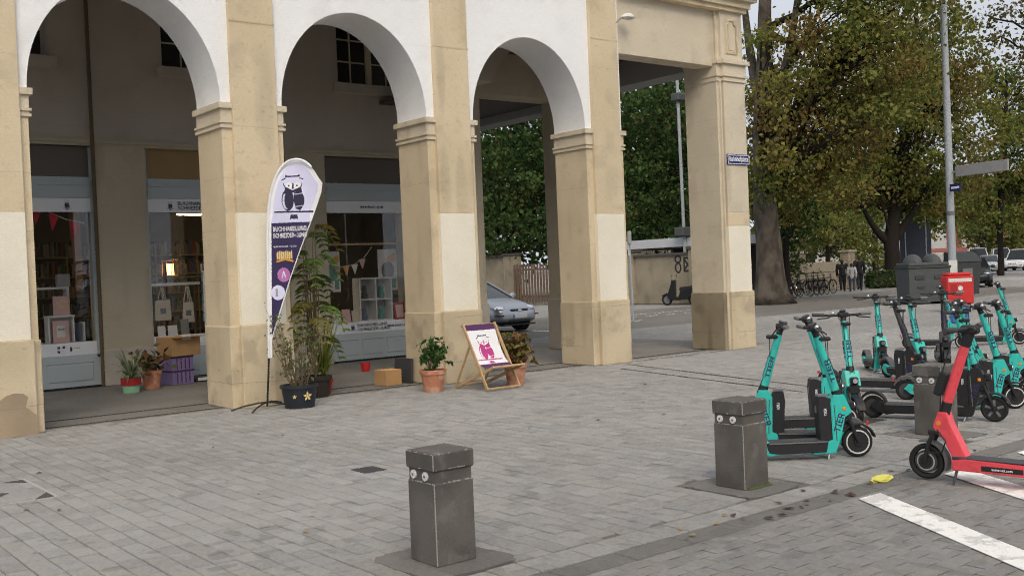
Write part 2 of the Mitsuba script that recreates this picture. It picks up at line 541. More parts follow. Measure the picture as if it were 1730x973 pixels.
# slot drains: dark joints that run along the arcade and across the square
for x0, x1, y in ((-6, 9.5, .42), (-6, 9.5, 1.08), (9.8, 12.2, .02), (9.7, 12.2, .52)):
    obj('drain_slot', box(x0, x1, y - .02, y + .02, -.014, .0035), 'joint_dark', 'pavement')
for a, b in (((9.30, -.25), (8.05, -5.4)), ((8.72, -.7), (7.68, -5.0))):
    a, b = np.array(a), np.array(b)
    d = (b - a) / np.linalg.norm(b - a)
    s = np.array([-d[1], d[0]]) * .02
    obj('drain_slot', ext(sg.Polygon([a + s, b + s, b - s, a - s]), .018, -.0135), 'joint_dark', 'pavement')
kerbs, gut = [], []
x = -5.0
while x < 22:
    w = .2 + float(rng.uniform(-.01, .01))
    kerbs.append((x, x + w, -8.55, -8.305, float(rng.normal(0, .001))))
    x += w
struct('kerb', sheet(-6, 26, -8.77, -8.30, -.0125), 'joint_dark')
lay('kerb', 'kerb_stone', kerbs, 'kerb', 120)
x = -5.0
while x < 22:
    w = .5 + float(rng.uniform(-.02, .02))
    gut.append((x, x + w, -8.765, -8.555, -.004 + float(rng.normal(0, .001))))
    x += w
lay('kerb', 'gutter_stone', gut, 'paver_dark', 60)

# interlocking pavers of the road: zigzag sided
def zig(x0, y0, L, W, top):
    a, g = .006, .002
    out = [(x0 + g, y0 + g), (x0 + L * .3, y0 + g), (x0 + L * .42, y0 + g + a), (x0 + L * .7, y0 + g + a), (x0 + L * .82, y0 + g), (x0 + L - g, y0 + g),
           (x0 + L - g, y0 + W - g), (x0 + L * .82, y0 + W - g), (x0 + L * .7, y0 + W - g + a), (x0 + L * .42, y0 + W - g + a), (x0 + L * .3, y0 + W - g), (x0 + g, y0 + W - g)]
    m = ext(sg.Polygon(out), .014, -.014)
    m.vertices[:, 2] = np.where(m.vertices[:, 2] > -.01, top, -.014)
    return m


near, far = [], []
L, W = .24, .12
for j in range(0, 36):
    yy = -8.775 - (j + 1) * W
    for i in range(-6, 46):
        xx = i * L + (j % 2) * L * .5
        px, py, z = project([xx, yy, 0])
        if z < 1.5 or not (-30 < px < 1060 and py < 610):
            continue
        (near if z < 9 else far).append((z, xx, yy))
near.sort()
for k, (z, xx, yy) in enumerate(near):
    if k < 260:
        obj('paving_stone', zig(xx, yy, L, W, -.003 + float(rng.normal(0, .001))), 'paver_road', 'road')
    else:
        far.append((z, xx, yy))
tag(obj('paving_stones', cat([zig(xx, yy, L, W, -.003 + float(rng.normal(0, .001))) for z, xx, yy in far]), 'paver_road', 'road'), kind='stuff')


def stripe(pts, z=.0025):
    m = ext(sg.Polygon(pts), .004, z)
    return m


obj('marking', stripe([(3.00, -8.83), (3.25, -8.84), (1.35, -12.2), (1.08, -12.2)]), 'road_paint', 'road')
obj('marking', stripe([(4.12, -8.83), (4.40, -8.84), (2.5, -12.2), (2.22, -12.2)]), 'road_paint', 'road')
obj('marking', stripe([(5.26, -8.83), (5.54, -8.84), (3.6, -12.2), (3.32, -12.2)]), 'road_paint', 'road')
obj('marking', stripe([(6.40, -8.83), (6.68, -8.84), (4.7, -12.2), (4.42, -12.2)]), 'road_paint', 'road')
# lane behind the arcade
struct('lane', sheet(13.2, 60, 7.2, 15.8, -.024), 'joint')
for x0, x1, y0, y1 in ((15.4, 15.55, 8.0, 15), (17.2, 20.2, 10.0, 10.12), (21.0, 28.0, 13.0, 13.1)):
    obj('marking', sheet(x0, x1, y0, y1, -.018), 'road_paint', 'lane')
for k in range(7):
    obj('marking', sheet(20.3 + k * .9, 20.85 + k * .9, 11.8 - k * .05, 11.9 - k * .05, -.018), 'road_paint', 'lane')

# covers let into the paving
t = thing('manhole_cover', 'pale concrete manhole cover with dark hollow corners at the left edge of the square', 'manhole cover')
obj('plate', rbox(-1.73, -.96, -4.09, -3.06, -.01, .002, .002), 'kerb', t)
obj('rim', cat([box(-.965, -.94, -4.12, -3.03, -.01, .005), box(-1.75, -.965, -4.12, -4.095, -.01, .005), box(-1.75, -.965, -3.055, -3.03, -.01, .005)]), 'sign_grey', t)
obj('corner', ext(sg.Polygon([(-.97, -4.09), (-.97, -3.85), (-1.12, -4.09)]), .008, -.003), 'iron', t)
obj('corner', ext(sg.Polygon([(-.97, -3.06), (-.97, -3.25), (-1.14, -3.06)]), .008, -.003), 'iron', t)
obj('corner', ext(sg.Polygon([(-1.35, -3.5), (-1.2, -3.62), (-1.35, -3.8), (-1.5, -3.64)]), .008, -.003), 'iron', t)
t = thing('drain_grate', 'small dark iron drain grate lying in the middle of the square', 'drain')
obj('frame', rbox(1.22, 1.44, -5.25, -5.0, -.01, .003, .002), 'iron', t)
for k in range(4):
    obj('bar', box(1.25 + k * .046, 1.272 + k * .046, -5.23, -5.02, .002, .006), 'dark_grey', t)
for (px, py, lab) in ((8.22, -4.99, 'small dark inspection cover in the paving beside the drain lines'), (6.1, -6.9, 'flat grey cover plate in front of the fallen scooter')):
    t = thing('cover_plate', lab, 'cover')
    obj('plate', rbox(px - .16, px + .16, py - .14, py + .14, -.01, .004, .003), 'iron', t)

# ================================================================== BOLLARDS
def make_bollard():
    k = Kit()
    w = .138
    k.add('body', rbox(-w, w, -w, w, 0, .475, .008), 'granite')
    k.add('neck', box(-w + .009, w - .009, -w + .009, w - .009, .470, .545), 'granite')
    top = rbox(-w - .006, w + .006, -w - .006, w + .006, .542, .645, .008)
    k.add('cap', top, 'granite')
    e = []
    for a, b in ((-1, -1),):
        e.append(tube([[a * (w - .002), b * (w - .002), .01], [a * (w - .002), b * (w - .002), .47]], .0035, 5))
        e.append(tube([[a * (w + .004), b * (w + .004), .55], [a * (w + .004), b * (w + .004), .64]], .0035, 5))
    for z, ww in ((.472, w - .003), (.640, w + .003), (.552, w + .003)):
        for (ax, ay), (bx_, by_) in (((-1, -1), (1, -1)), ((-1, -1), (-1, 1))):
            for q in range(9):
                if rng.random() < .5:
                    a, b = (q + rng.uniform(0, .3)) / 9, (q + rng.uniform(.5, 1)) / 9
                    pa = [(ax + (bx_ - ax) * u) * ww for u in (a, b)], [(ay + (by_ - ay) * u) * ww for u in (a, b)]
                    e.append(tube([[pa[0][0], pa[1][0], z], [pa[0][1], pa[1][1], z]], float(rng.uniform(.002, .0055)), 5))
    k.add('worn_edge', cat(e), 'granite_edge')
    for y in (.075, -.045):
        k.add('reflector', mv(trimesh.creation.cylinder(.0255, .012, sections=20), (-w + .004, y, .508), ry=PI / 2), 'lamp_white', 30)
        k.add('reflector_screw', mv(trimesh.creation.cylinder(.008, .016, sections=10), (-w + .001, y, .508), ry=PI / 2), 'mid_grey', 30)
    return k


bk = make_bollard()
for (bx, by), lab, rz in zip(BOLLARDS, ('square dark stone bollard nearest the camera with two white reflectors', 'square dark stone bollard beside the parked turquoise scooters, mossy at its foot', 'square dark stone bollard behind the coral scooter'), (0, 0, 0)):
    b_key = bk.stamp('stone_bollard', lab, 'bollard', (bx, by, 0), rz, 'square stone bollards along the kerb')
    tag(b_key + '__worn_edge', kind='stuff')
ms = [mv(trimesh.creation.icosphere(1, .02), (2.85 + .138 + .01, -8.08 + float(rng.uniform(0, .2)), .004), s=(1.2, 1.6, .8)) for _ in range(14)]
ms += [mv(trimesh.creation.icosphere(1, .02), (2.85 + float(rng.uniform(-.1, .14)), -7.95 - .145, .004), s=(1.6, 1.2, .8)) for _ in range(10)]
tag(obj('moss', cat(ms), 'moss'), 'green moss growing along the foot of the second bollard', 'moss', kind='stuff')

# litter and fallen leaves
v = rng.normal(size=(40, 3)) * [.085, .05, .018]
v[:, 2] = np.abs(v[:, 2]) + .004
cr = trimesh.Trimesh(*(lambda a: (a.vertices, a.faces))(trimesh.creation.icosphere(2, 1)), process=False)
q = np.asarray(cr.vertices)
nz = meshkit.fbm(q * 2.6 + 4, 3)
cr.vertices = q * (.4 + 1.1 * nz)[:, None] * [.115, .055, .028] + [3.66, -8.60, .010]
tag(obj('litter', cr, 'yellow_trash'), 'crumpled yellow wrapper lying in the gutter beside the coral scooter', 'litter')
pts = np.stack([rng.uniform(-2, 9, 46), rng.uniform(-9.6, -2, 46), np.full(46, .007)], 1)
pts[:16, 1] = rng.uniform(-8.8, -8.3, 16)
pts[:16, 0] = rng.uniform(.5, 7, 16)
lm, lc = leaves(pts, .055, rng, [(.16, .09, .04), (.26, .16, .06), (.07, .05, .035), (.30, .24, .12)], flat=3)
lm.vertices[:, 2] = np.clip(lm.vertices[:, 2], .004, .02)
tag(obj('fallen_leaves', lm, 'vc', color=lc), 'small brown leaves scattered over the paving', 'leaves', kind='stuff')
pts = np.stack([rng.uniform(1.9, 3.1, 13), rng.uniform(-8.75, -8.5, 13), np.full(13, .006)], 1)
lm, lc = leaves(pts, .07, rng, [(.10, .06, .05), (.14, .08, .06), (.07, .05, .04)], flat=3)
lm.vertices[:, 2] = np.clip(lm.vertices[:, 2], .001, .02)
tag(obj('rotting_leaves', lm, 'vc', color=lc), 'dark wet leaves rotting in the gutter in front of the second bollard', 'leaves', kind='stuff')

struct('plaza', cat([sheet(13.6, 46, .28, 7.2, -.021), sheet(24, 46, -8.3, .28, -.021), sheet(26, 46, -22, -8.3, -.021)]), 'paver_road')

# ================================================================== THE ARCADE BUILDING
PB, W0, PL, PR, ZS = 3.239, 2.367, 2.502, 3.139, 4.03
D0, D1 = .068, .87
AB = thing('arcade_building', 'beige and white arcade building with round arches and a corner portal over a bookshop', 'building')
TOP = 10.0


def rough_plinth(x0, x1, y0, y1, z0, z1):
    m = rbox(x0, x1, y0, y1, z0, z1, .012)
    m = m.subdivide_to_size(.16)
    v = np.asarray(m.vertices)
    m.vertices = v + (meshkit.fbm(v * 5 + 3, 3)[:, None] - .5) * .012 * np.sign(v - [[(x0 + x1) / 2, (y0 + y1) / 2, v[:, 2].mean()]]) * [1, 1, 0]
    return m


for k in range(-2, 3):
    ox = k * PB
    a, b = ox + W0, ox + PB
    dirty = k == 2
    pier = obj('pier', cat([box(a, b, D0, D1, 1.08, 3.735)]), 'plaster', AB)
    obj('pilaster', rbox(ox + PL, ox + PR, 0, D0 + .02, 2.58, TOP, .006), 'plaster', pier)
    obj('painted_patch', rbox(ox + PL - .001, ox + PR + .001, -.002, D0 + .02, 1.10, 2.58, .006), 'patch', pier)
    obj('plinth', cat([rough_plinth(a - .02, b + .02, D0 - .02, D1 + .02, 0, 1.09)]), 'plinth', pier)
    obj('pilaster_plinth', rough_plinth(ox + PL - .03, ox + PR + .03, -.032, D0, 0, 1.10), 'plinth', pier)
    # impost mouldings: necking, band, cap
    imp = []
    for z0, z1, pr in ((3.70, 3.735, .03), (3.735, 3.765, .012), (3.765, 3.795, .035), (3.795, 3.955, .012), (3.955, 4.03, .05)):
        imp.append(box(a - pr, ox + PL + .01, D0 - pr, D1 + pr, z0, z1))
        imp.append(box(ox + PR - .01, b + pr, D0 - pr, D1 + pr, z0, z1))
        imp.append(box(ox + PL, ox + PR, D0 + .01, D1 + pr - .001, z0, z1))
    obj('impost', cat(imp), 'plaster_pale', pier)
    if k == -1:
        pts = [(-.62, 0.0), (-.62, .2), (-.55, .28), (-.48, .42), (-.42, .47), (-.33, .50), (-.22, .485), (-.17, .44), (-.2, .33), (-.12, .25), (-.075, .22), (-.072, .0)]
        obj('bare_patch', ext_y(sg.Polygon(pts).buffer(.02).buffer(-.02), -.0365, -.03), 'bare', pier)
# the white wall above the imposts, pierced by the arches
wall = sg.box(-6, ZS, 9.70, TOP)
for k in range(-2, 3):
    cx = k * PB + W0 / 2
    wall = wall.difference(sg.Polygon(ellipse(cx, ZS - .002, W0 / 2, 1.415, n=80)))
obj('arch_wall', ext_y(wall, D0 + .001, D1), 'white', AB, 25)
# fine horizontal plaster joint lines on the pilasters
for k in range(-1, 3):
    ox = k * PB
    for z in (5.56, 1.9) if k == 2 else (5.1,):
        if z > 2.6:
            obj('plaster_joint', box(ox + PL - .004, ox + PR + .004, -.006, .01, z, z + .018), 'plinth', AB)

# corner portal: lintel, cornice, pier
X5a, X5b, X5c = 12.27, 12.40, 13.03
obj('lintel', box(9.66, X5a + .04, .13, .52, 5.41, 6.46), 'plaster_pale', AB)
pier = obj('pier', box(X5a, X5c + .02, D0, .86, 1.08, 5.12), 'plaster_pale', AB)
obj('pilaster', rbox(X5b, X5c, 0, D0 + .02, 2.62, 5.12, .006), 'plaster_pale', pier)
obj('painted_patch', rbox(X5b - .001, X5c + .001, -.002, D0 + .02, 1.10, 2.36, .006), 'patch', pier)
obj('pilaster_band', rbox(X5b, X5c, 0.001, D0 + .02, 2.36, 2.62, .006), 'plaster', pier)
obj('plinth', rough_plinth(X5a - .03, X5c + .04, D0 - .02, .89, 0, 1.10), 'plinth_dirty', pier)
obj('pilaster_plinth', rough_plinth(X5b - .03, X5c + .03, -.032, D0, 0, 1.105), 'plinth', pier)
obj('strip', rbox(X5b - .075, X5b - .035, D0 - .045, D0 + .02, 0.0, 5.12, .004), 'plaster_pale', pier)
imp = []
for z0, z1, pr in ((5.12, 5.17, .03), (5.17, 5.21, .01), (5.21, 5.25, .045), (5.25, 5.45, .02), (5.45, 5.53, .075)):
    imp.append(box(X5a - pr * .5, X5c + pr, D0 - pr, .86, z0, z1))
    imp.append(box(X5b - pr, X5c + pr + .003, -pr, D0 + .01, z0, z1))
obj('impost', cat(imp), 'plaster_pale', pier)
obj('frieze_block', cat([box(X5a + .04, X5c + .02, D0 + .02, .80, 5.53, 6.5), box(X5b, X5c - .002, .03, D0 + .03, 5.53, 6.46)]), 'plaster_pale', pier)
fr = sg.box(X5b + .14, 5.66, X5c - .16, 6.32)
fr = fr.difference(sg.box(X5b + .10, 6.24, X5b + .20, 6.34)).difference(sg.box(X5c - .22, 6.24, X5c - .12, 6.34))
ring = fr.difference(fr.buffer(-.035))
obj('panel_frame', ext_y(ring, .005, .035), 'plaster', pier)
obj('panel_frame', ext_y(fr.buffer(-.07), .018, .035), 'plaster_pale', pier)
for z0, z1, pr in ((6.46, 6.54, .05), (6.54, 6.66, .11), (6.66, 6.74, .20), (6.74, 6.9, .28), (6.9, 7.0, .33)):
    obj('cornice', box(9.68, X5c + pr + .02, -pr, .8, z0, z1), 'plaster' if z0 < 6.6 else 'plaster_pale', AB)
obj('portal_roof', box(9.68, X5c + .2, .0, 4.4, 7.0, 7.3), 'concrete', AB)
obj('portal_ceiling', box(9.66, 12.39, .52, 4.3, 5.98, 6.05), 'ceiling_red', AB)
obj('portal_beam', box(12.40, 12.95, .87, 4.25, 5.46, 6.02), 'concrete', AB)
obj('portal_side_wall', box(X5c - .3, X5c, .86, 4.3, 6.05, 7.0), 'plaster_pale', AB)
# rear row of the portal
for x0, x1, y0, y1 in ((8.42, 8.98, 3.2, 3.85), (11.12, 11.7, 3.2, 3.85), (12.40, 12.80, 3.7, 4.2)):
    pr = obj('rear_pier', box(x0, x1, y0, y1, 1.05, 5.16), 'inner_pier', AB)
    obj('plinth', rbox(x0 - .03, x1 + .03, y0 - .03, y1 + .03, 0, 1.06, .01), 'inner', pr)
lun = sg.box(8.0, 5.16, 11.7, 7.0)
obj('rear_arch_wall', ext_y(lun, 3.22, 3.8), 'inner_pier', AB)
van = sg.box(8.0, 4.6, 11.7, 7.05).difference(sg.Polygon(ellipse(9.78, 4.85, 1.16, 1.15, n=60))).difference(sg.box(8.62, 4.5, 10.94, 4.86))
van = van.intersection(sg.box(8.0, 5.2, 11.72, 7.05))
obj('vault', ext_y(van, 2.35, 3.215), 'inner', AB, 25)
obj('passage_ceiling', box(8.0, 11.15, 3.8, 7.2, 5.17, 5.24), 'roof_dark', AB)
obj('passage_beam', box(11.16, 11.66, 3.85, 7.2, 5.0, 5.4), 'concrete', AB)
# arcade ceiling and upper body
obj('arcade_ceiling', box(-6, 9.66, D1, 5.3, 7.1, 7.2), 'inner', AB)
obj('upper_body', box(-6, 9.66, D1, 14, 9.7, TOP), 'roof_dark', AB)

# ------------------------------------------------------------------ shop front, at y = 5.3
YS = 5.30
PIERS = [(-1.25, -.40), (2.31, 3.15), (5.83, 6.67), (8.62, 9.1)]
for x0, x1 in PIERS:
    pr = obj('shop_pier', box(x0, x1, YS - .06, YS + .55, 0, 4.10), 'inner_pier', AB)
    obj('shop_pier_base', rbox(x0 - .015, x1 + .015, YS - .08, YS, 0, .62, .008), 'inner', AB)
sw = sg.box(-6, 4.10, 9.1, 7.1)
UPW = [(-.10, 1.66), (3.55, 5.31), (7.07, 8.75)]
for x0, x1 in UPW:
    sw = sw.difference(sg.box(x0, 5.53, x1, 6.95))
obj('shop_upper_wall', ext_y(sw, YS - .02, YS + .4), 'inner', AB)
obj('shop_moulding', cat([box(-6, 9.1, YS - .09, YS - .02, 4.13, 4.19), box(-6, 9.1, YS - .055, YS - .02, 4.08, 4.13)]), 'inner_pier', AB)
for x0, x1 in UPW:
    w = obj('upper_window', cat([box(x0, x1, YS + .2, YS + .26, 5.53, 5.60), box(x0, x1, YS + .2, YS + .26, 6.88, 6.95), box(x0, x0 + .06, YS + .2, YS + .26, 5.6, 6.88), box(x1 - .06, x1, YS + .2, YS + .26, 5.6, 6.88),
                                 box((x0 + x1) / 2 - .06, (x0 + x1) / 2 + .06, YS + .18, YS + .26, 5.6, 6.88)]), 'cream' if x0 > 3 else 'inner', AB)
    mm = []
    for q in (.25, .75):
        xx = x0 + (x1 - x0) * q
        mm.append(box(xx - .013, xx + .013, YS + .205, YS + .235, 5.6, 6.88))
    for z in (6.02, 6.46):
        mm.append(box(x0 + .06, x1 - .06, YS + .207, YS + .233, z - .013, z + .013))
    obj('glazing_bar', cat(mm), 'cream', w)
    obj('pane', box(x0 + .05, x1 - .05, YS + .240, YS + .246, 5.58, 6.9), 'car_glass', w)
    obj('sill', rbox(x0 - .1, x1 + .1, YS - .16, YS + .19, 5.33, 5.53, .01), 'inner', w)
obj('drainpipe', tube([[2.28, YS - .06, 0.0], [2.28, YS - .06, 4.0], [2.26, YS - .12, 4.2], [2.26, YS - .12, 7.0]], .032, 10), 'stem_wood', AB, 40)

SHOPW = [(-.40, 2.31), (3.15, 5.83), (6.67, 8.62)]
for n, (x0, x1) in enumerate(SHOPW):
    yf = YS + .10
    fr = obj('shop_window', cat([box(x0, x0 + .07, yf - .03, yf + .06, .55, 4.08), box(x1 - .07, x1, yf - .03, yf + .06, .55, 4.08), box(x0 + .07, x1 - .07, yf - .03, yf + .06, .50, .56),
                                 box(x0 + .07, x1 - .07, yf - .04, yf + .06, 3.50, 3.56)]), 'frame_blue', AB)
    obj('fascia', cat([box(x0 + .07, x1 - .07, yf - .05, yf + .05, 3.21, 3.50), box(x0 + .07, x1 - .07, yf - .075, yf - .05, 3.42, 3.46)]), 'frame_blue', fr)
    obj('transom', box(x0 + .07, x1 - .07, yf - .01, yf + .02, 3.56, 4.08), 'transom_gold' if n == 1 else 'transom', fr)
    obj('header_band', box(x0 + .07, x1 - .07, yf - .022, yf - .012, 2.97, 3.205), 'band', fr)
    obj('footer_band', box(x0 + .07, x1 - .07, yf - .022, yf - .012, .56, .775), 'band', fr)
    obj('pane', trimesh.Trimesh([[x0 + .06, yf, .56], [x1 - .06, yf, .56], [x1 - .06, yf, 3.2], [x0 + .06, yf, 3.2]], [[0, 1, 2], [0, 2, 3]], process=False), 'glass', fr)
    base = obj('base_panel', box(x0, x1, yf - .05, yf + .05, 0.03, .50), 'frame_blue', fr)
    pw = (x1 - x0 - .2) / 3
    for k in range(3):
        a = x0 + .1 + k * pw
        obj('raised_panel', rbox(a + .05, a + pw - .05, yf - .066, yf - .04, .12, .41, .012), 'frame_blue', fr)
        obj('panel_groove', box(a + .03, a + pw - .03, yf - .0525, yf - .045, .415, .43), 'frame_blue_dark', fr)
    obj('kick_board', box(x0, x1, yf - .02, yf + .05, 0, .03), 'dark_grey', fr)


def owl_print(s):
    """the bookshop's emblem as flat pieces in (x, z), about s high: (dark pieces)"""
    d = []
    d.append(sg.Polygon(ellipse(-.12, .43, .13, .235, n=24)).difference(sg.Polygon(ellipse(-.15, .41, .085, .18, n=20)).difference(sg.Polygon(ellipse(-.115, .42, .075, .18, n=20)))))
    right = sg.Polygon([(.02, .62), (.17, .64), (.235, .47), (.22, .32), (.14, .20), (.05, .24), (.01, .40)])
    for z in (.27, .54, .59):
        right = right.difference(sg.Polygon([(.02, z), (.28, z + .035), (.28, z + .055), (.02, z + .02)]))
    d.append(right)
    d.append(sg.Polygon([(-.18, .58), (-.16, .72), (-.06, .67), (.0, .62), (-.02, .54), (-.15, .55)]))
    d.append(sg.Polygon([(.17, .72), (.19, .6), (.08, .60), (.0, .60), (-.1, .60), (.0, .645), (.07, .67)]))
    d.append(sg.Polygon(ellipse(0, .78, .20, .155, n=26)).difference(sg.Polygon(ellipse(0, .785, .185, .145, n=26))).intersection(sg.box(-.3, .6, .3, .80)))
    d.append(sg.Polygon([(-.155, .93), (.155, .94), (.15, .99), (.10, .965), (-.10, .96), (-.15, .985)]))
    d.append(sg.Polygon([(-.23, .86), (-.14, .90), (-.15, .915), (-.235, .88)]))
    d.append(sg.Polygon([(.23, .87), (.14, .90), (.15, .915), (.235, .89)]))
    d.append(sg.Polygon([(-.012, .80), (.012, .80), (.02, .70), (.0, .655), (-.02, .70)]))
    d.append(sg.Polygon(ellipse(-.085, .74, .018, .018, n=10)))
    d.append(sg.Polygon(ellipse(.085, .745, .018, .018, n=10)))
    d.append(sg.Polygon([(-.42, .165), (.42, .15), (.42, .185), (-.42, .195)]))
    d.append(sg.Polygon([(-.09, .0), (-.05, .03), (0, .01), (.05, .03), (.09, .0), (.07, .11), (-.07, .11)]))
    u = shapely.union_all([q.buffer(0) for q in d])
    return affinity.scale(u, s, s, origin=(0, 0))


def owl_y(s, x, y, z, depth=.004):
    return ext_y(affinity.translate(owl_print(s), x, z), y - depth, y)


yb = YS + .10 - .0235
w0, w1, w2 = (AB + '__shop_window', AB + '__shop_window_001', AB + '__shop_window_002')
obj('emblem', owl_y(.17, 1.86, yb, 3.0), 'print_ink', w0)
obj('emblem', owl_y(.17, 3.62, yb, 3.0), 'print_ink', w1)
obj('lettering', text_y('BUCHHANDLUNG', .062, 3.75, yb, 3.10), 'print_ink', w1)
obj('lettering', text_y('SCHNEIDER-JUNG', .062, 3.75, yb, 3.015), 'print_ink', w1)
obj('lettering', text_y('www.buch-sj.de', .05, 7.5, yb, 3.07), 'print_ink', w2)
obj('emblem', owl_y(.17, 7.22, yb, .59), 'print_ink', w2)
obj('lettering', text_y('BUCHHANDLUNG', .06, 7.32, yb, .68), 'print_ink', w2)
obj('lettering', text_y('SCHNEIDER-JUNG', .06, 7.32, yb, .595), 'print_ink', w2)
obj('lettering', text_y('www.buch-sj.de', .05, 8.02, yb, .64), 'print_ink', w2)
for a, z, s in ((1.62, .70, .02), (1.70, .705, .02), (1.62, .63, .02)):
    obj('sticker', box(a - s, a + s, yb - .003, yb, z - s, z + s), 'print_ink', w0)
obj('sticker', box(1.80, 1.835, yb - .003, yb, .63, .70), 'print_ink', w0)
obj('sticker', box(1.86, 1.96, yb - .003, yb, .67, .69), 'pink', w0)

# the room behind the glass
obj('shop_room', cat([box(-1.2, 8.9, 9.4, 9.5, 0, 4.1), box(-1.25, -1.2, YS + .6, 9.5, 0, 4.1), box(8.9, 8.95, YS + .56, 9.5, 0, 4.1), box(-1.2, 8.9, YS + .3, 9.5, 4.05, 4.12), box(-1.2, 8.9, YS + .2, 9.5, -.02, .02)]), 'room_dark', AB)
for x0, x1 in SHOPW:
    obj('display_platform', box(x0 + .05, x1 - .05, YS + .17, YS + .95, .48, .55 if x0 > 3 and x0 < 6 else .76), 'shelf_white', AB)
obj('shop_shelving', cat([box(x, x + .03, 9.0, 9.4, 0, 2.6) for x in np.arange(-.8, 8.7, .9)] + [box(-.8, 8.5, 9.0, 9.4, z, z + .03) for z in (.3, .7, 1.1, 1.5, 1.9, 2.3)]), 'stem_wood', AB)
bk_m, bk_c = [], []
for z in (.33, .73, 1.13, 1.53, 1.93, 2.33):
    x = -.75
    while x < 8.4:
        w = float(rng.uniform(.02, .06))
        if rng.random() < .86:
            m = box(x, x + w * .93, 9.06, 9.25, z, z + float(rng.uniform(.18, .31)))
            bk_m.append(m)
            c = [(.10, .02, .02), (.03, .04, .08), (.10, .085, .06), (.03, .06, .04), (.12, .11, .10), (.02, .02, .025), (.10, .06, .02)][rng.integers(7)]
            bk_c.append(np.tile(c, (len(m.vertices), 1)))
        x += w
tag(obj('shelved_books', cat(bk_m), 'vc', color=np.vstack(bk_c)), 'rows of coloured book spines on the shelves deep inside the shop', 'books', kind='stuff')

# ================================================================== IN AND BEFORE THE SHOP WINDOWS
YD = 5.72
# left window
t = thing('display_box', 'white open display box with a pink book in the left shop window', 'display box')
obj('shell', cat([box(1.56, 1.585, YD, YD + .25, .765, 1.20), box(1.96, 1.985, YD, YD + .25, .765, 1.20), box(1.55, 2.0, YD, YD + .25, 1.20, 1.23), box(1.585, 1.96, YD + .22, YD + .25, .765, 1.2)]), 'shelf_white', t)
t = thing('book', 'pink book with a pale square on its cover inside the display box', 'book')
obj('cover', box(1.64, 1.90, YD + .03, YD + .06, .766, 1.14), 'pink', t)
obj('title', box(1.70, 1.84, YD + .026, YD + .03, .86, 1.06), 'paper', t)
obj('lettering', text_y('BUCH', .03, 1.72, YD + .0255, .98, .003), 'print_ink', t)
t = thing('greeting_card', 'pink card printed with rows of dark letters standing on the display box', 'card')
obj('card', box(1.68, 1.95, YD + .10, YD + .12, 1.231, 1.56), 'pink', t)
obj('lettering', text_y('LOVE', .055, 1.73, YD + .0995, 1.43, .003), 'gold_print', t)
obj('lettering', text_y('LOVE', .055, 1.75, YD + .0995, 1.35, .003), 'gold_print', t)
t = thing('shelf_frame', 'white shelf frame behind the pink cards in the left shop window', 'shelf')
obj('board', cat([box(1.45, 2.02, YD + .35, YD + .6, 1.68, 1.72), box(1.98, 2.02, YD + .35, YD + .6, .766, 1.68)]), 'shelf_white', t)
tag(obj('book', box(1.84, 2.05, YD + .38, YD + .5, 1.721, 1.94), 'sign_grey'), 'grey book standing on top of the white shelf frame', 'book')
tag(obj('book', mv(box(0, .03, 0, .2, 0, .32), (2.07, YD + .02, .766), rz=.2), 'slate'), 'slate book standing upright beside the display box', 'book')
tag(obj('book', mv(box(0, .015, 0, .2, 0, .34), (2.14, YD - .02, .766), rz=.1), 'paper'), 'thin white book standing at the right of the left shop window', 'book')
tag(obj('curtain', ext_y(P((2.14, 1.65), (2.26, 1.65), (2.235, 3.18), (2.05, 3.18)), YD + .30, YD + .34), 'curtain'), 'brown curtain hanging at the right of the left shop window', 'curtain')
t = thing('bunting', 'red pennant string hanging in the left shop window', 'bunting')
obj('string', tube([[1.3, YD - .1, 3.12], [1.62, YD - .1, 2.99], [1.9, YD - .1, 2.86], [2.2, YD - .1, 2.80]], .008, 5), 'paper', t)
for x, z in ((1.62, 2.99), (1.95, 2.85), (1.36, 3.1)):
    obj('pennant', ext_y(P((x, z), (x + .17, z - .07), (x + .05, z - .33)), YD - .105, YD - .098), 'red_flag', t)
# middle window
t = thing('display_rail', 'white display shelf board across the second shop window', 'shelf')
obj('board', box(3.22, 4.26, YD + .05, YD + .3, 1.665, 1.715), 'shelf_white', t)
obj('bracket', box(3.25, 3.28, YD + .1, YD + .3, .55, 1.665), 'shelf_white', t)
obj('bracket', box(5.3, 5.33, YD + .1, YD + .3, .55, 1.665), 'shelf_white', t)
for x, z, w, lab in ((3.53, 1.04, .30, 'wide cream canvas tote bag hanging at the left of the second shop window'), (4.0, .98, .22, 'narrow cream canvas tote bag turned sideways hanging near the card column')):
    t = thing('tote_bag', lab, 'tote bag', 'canvas tote bags in the shop window')
    b = hull([[x - w / 2, YD, z], [x + w / 2, YD, z], [x - w / 2, YD + .05, z], [x + w / 2, YD + .05, z], [x - w / 2 + .02, YD + .01, z + .36], [x + w / 2 - .01, YD + .02, z + .37], [x, YD + .045, z + .37]])
    obj('body', b, 'canvas', t)
    for dx in (-.06, .06):
        obj('handle', tube([[x + dx - .02, YD + .02, z + .36], [x - .005 + dx * .2, YD + .03, 1.64], [x + .012 + dx * .2, YD + .03, 1.64], [x + dx * .6 + .04, YD + .02, z + .36]], .009, 5), 'canvas', t)
    obj('print', box(x - .05, x + .05, YD - .003, YD + .003, z + .12, z + .22), 'mid_grey', t)
t = thing('card_column', 'hanging column of greenish postcards in the second shop window', 'postcards')
for k in range(6):
    obj('postcard', box(4.22, 4.38, YD - .12, YD - .11, .98 + k * .18, 1.14 + k * .18), ('green_print', 'sign_grey', 'green_print', 'mid_grey', 'green_print', 'paper')[k], t)
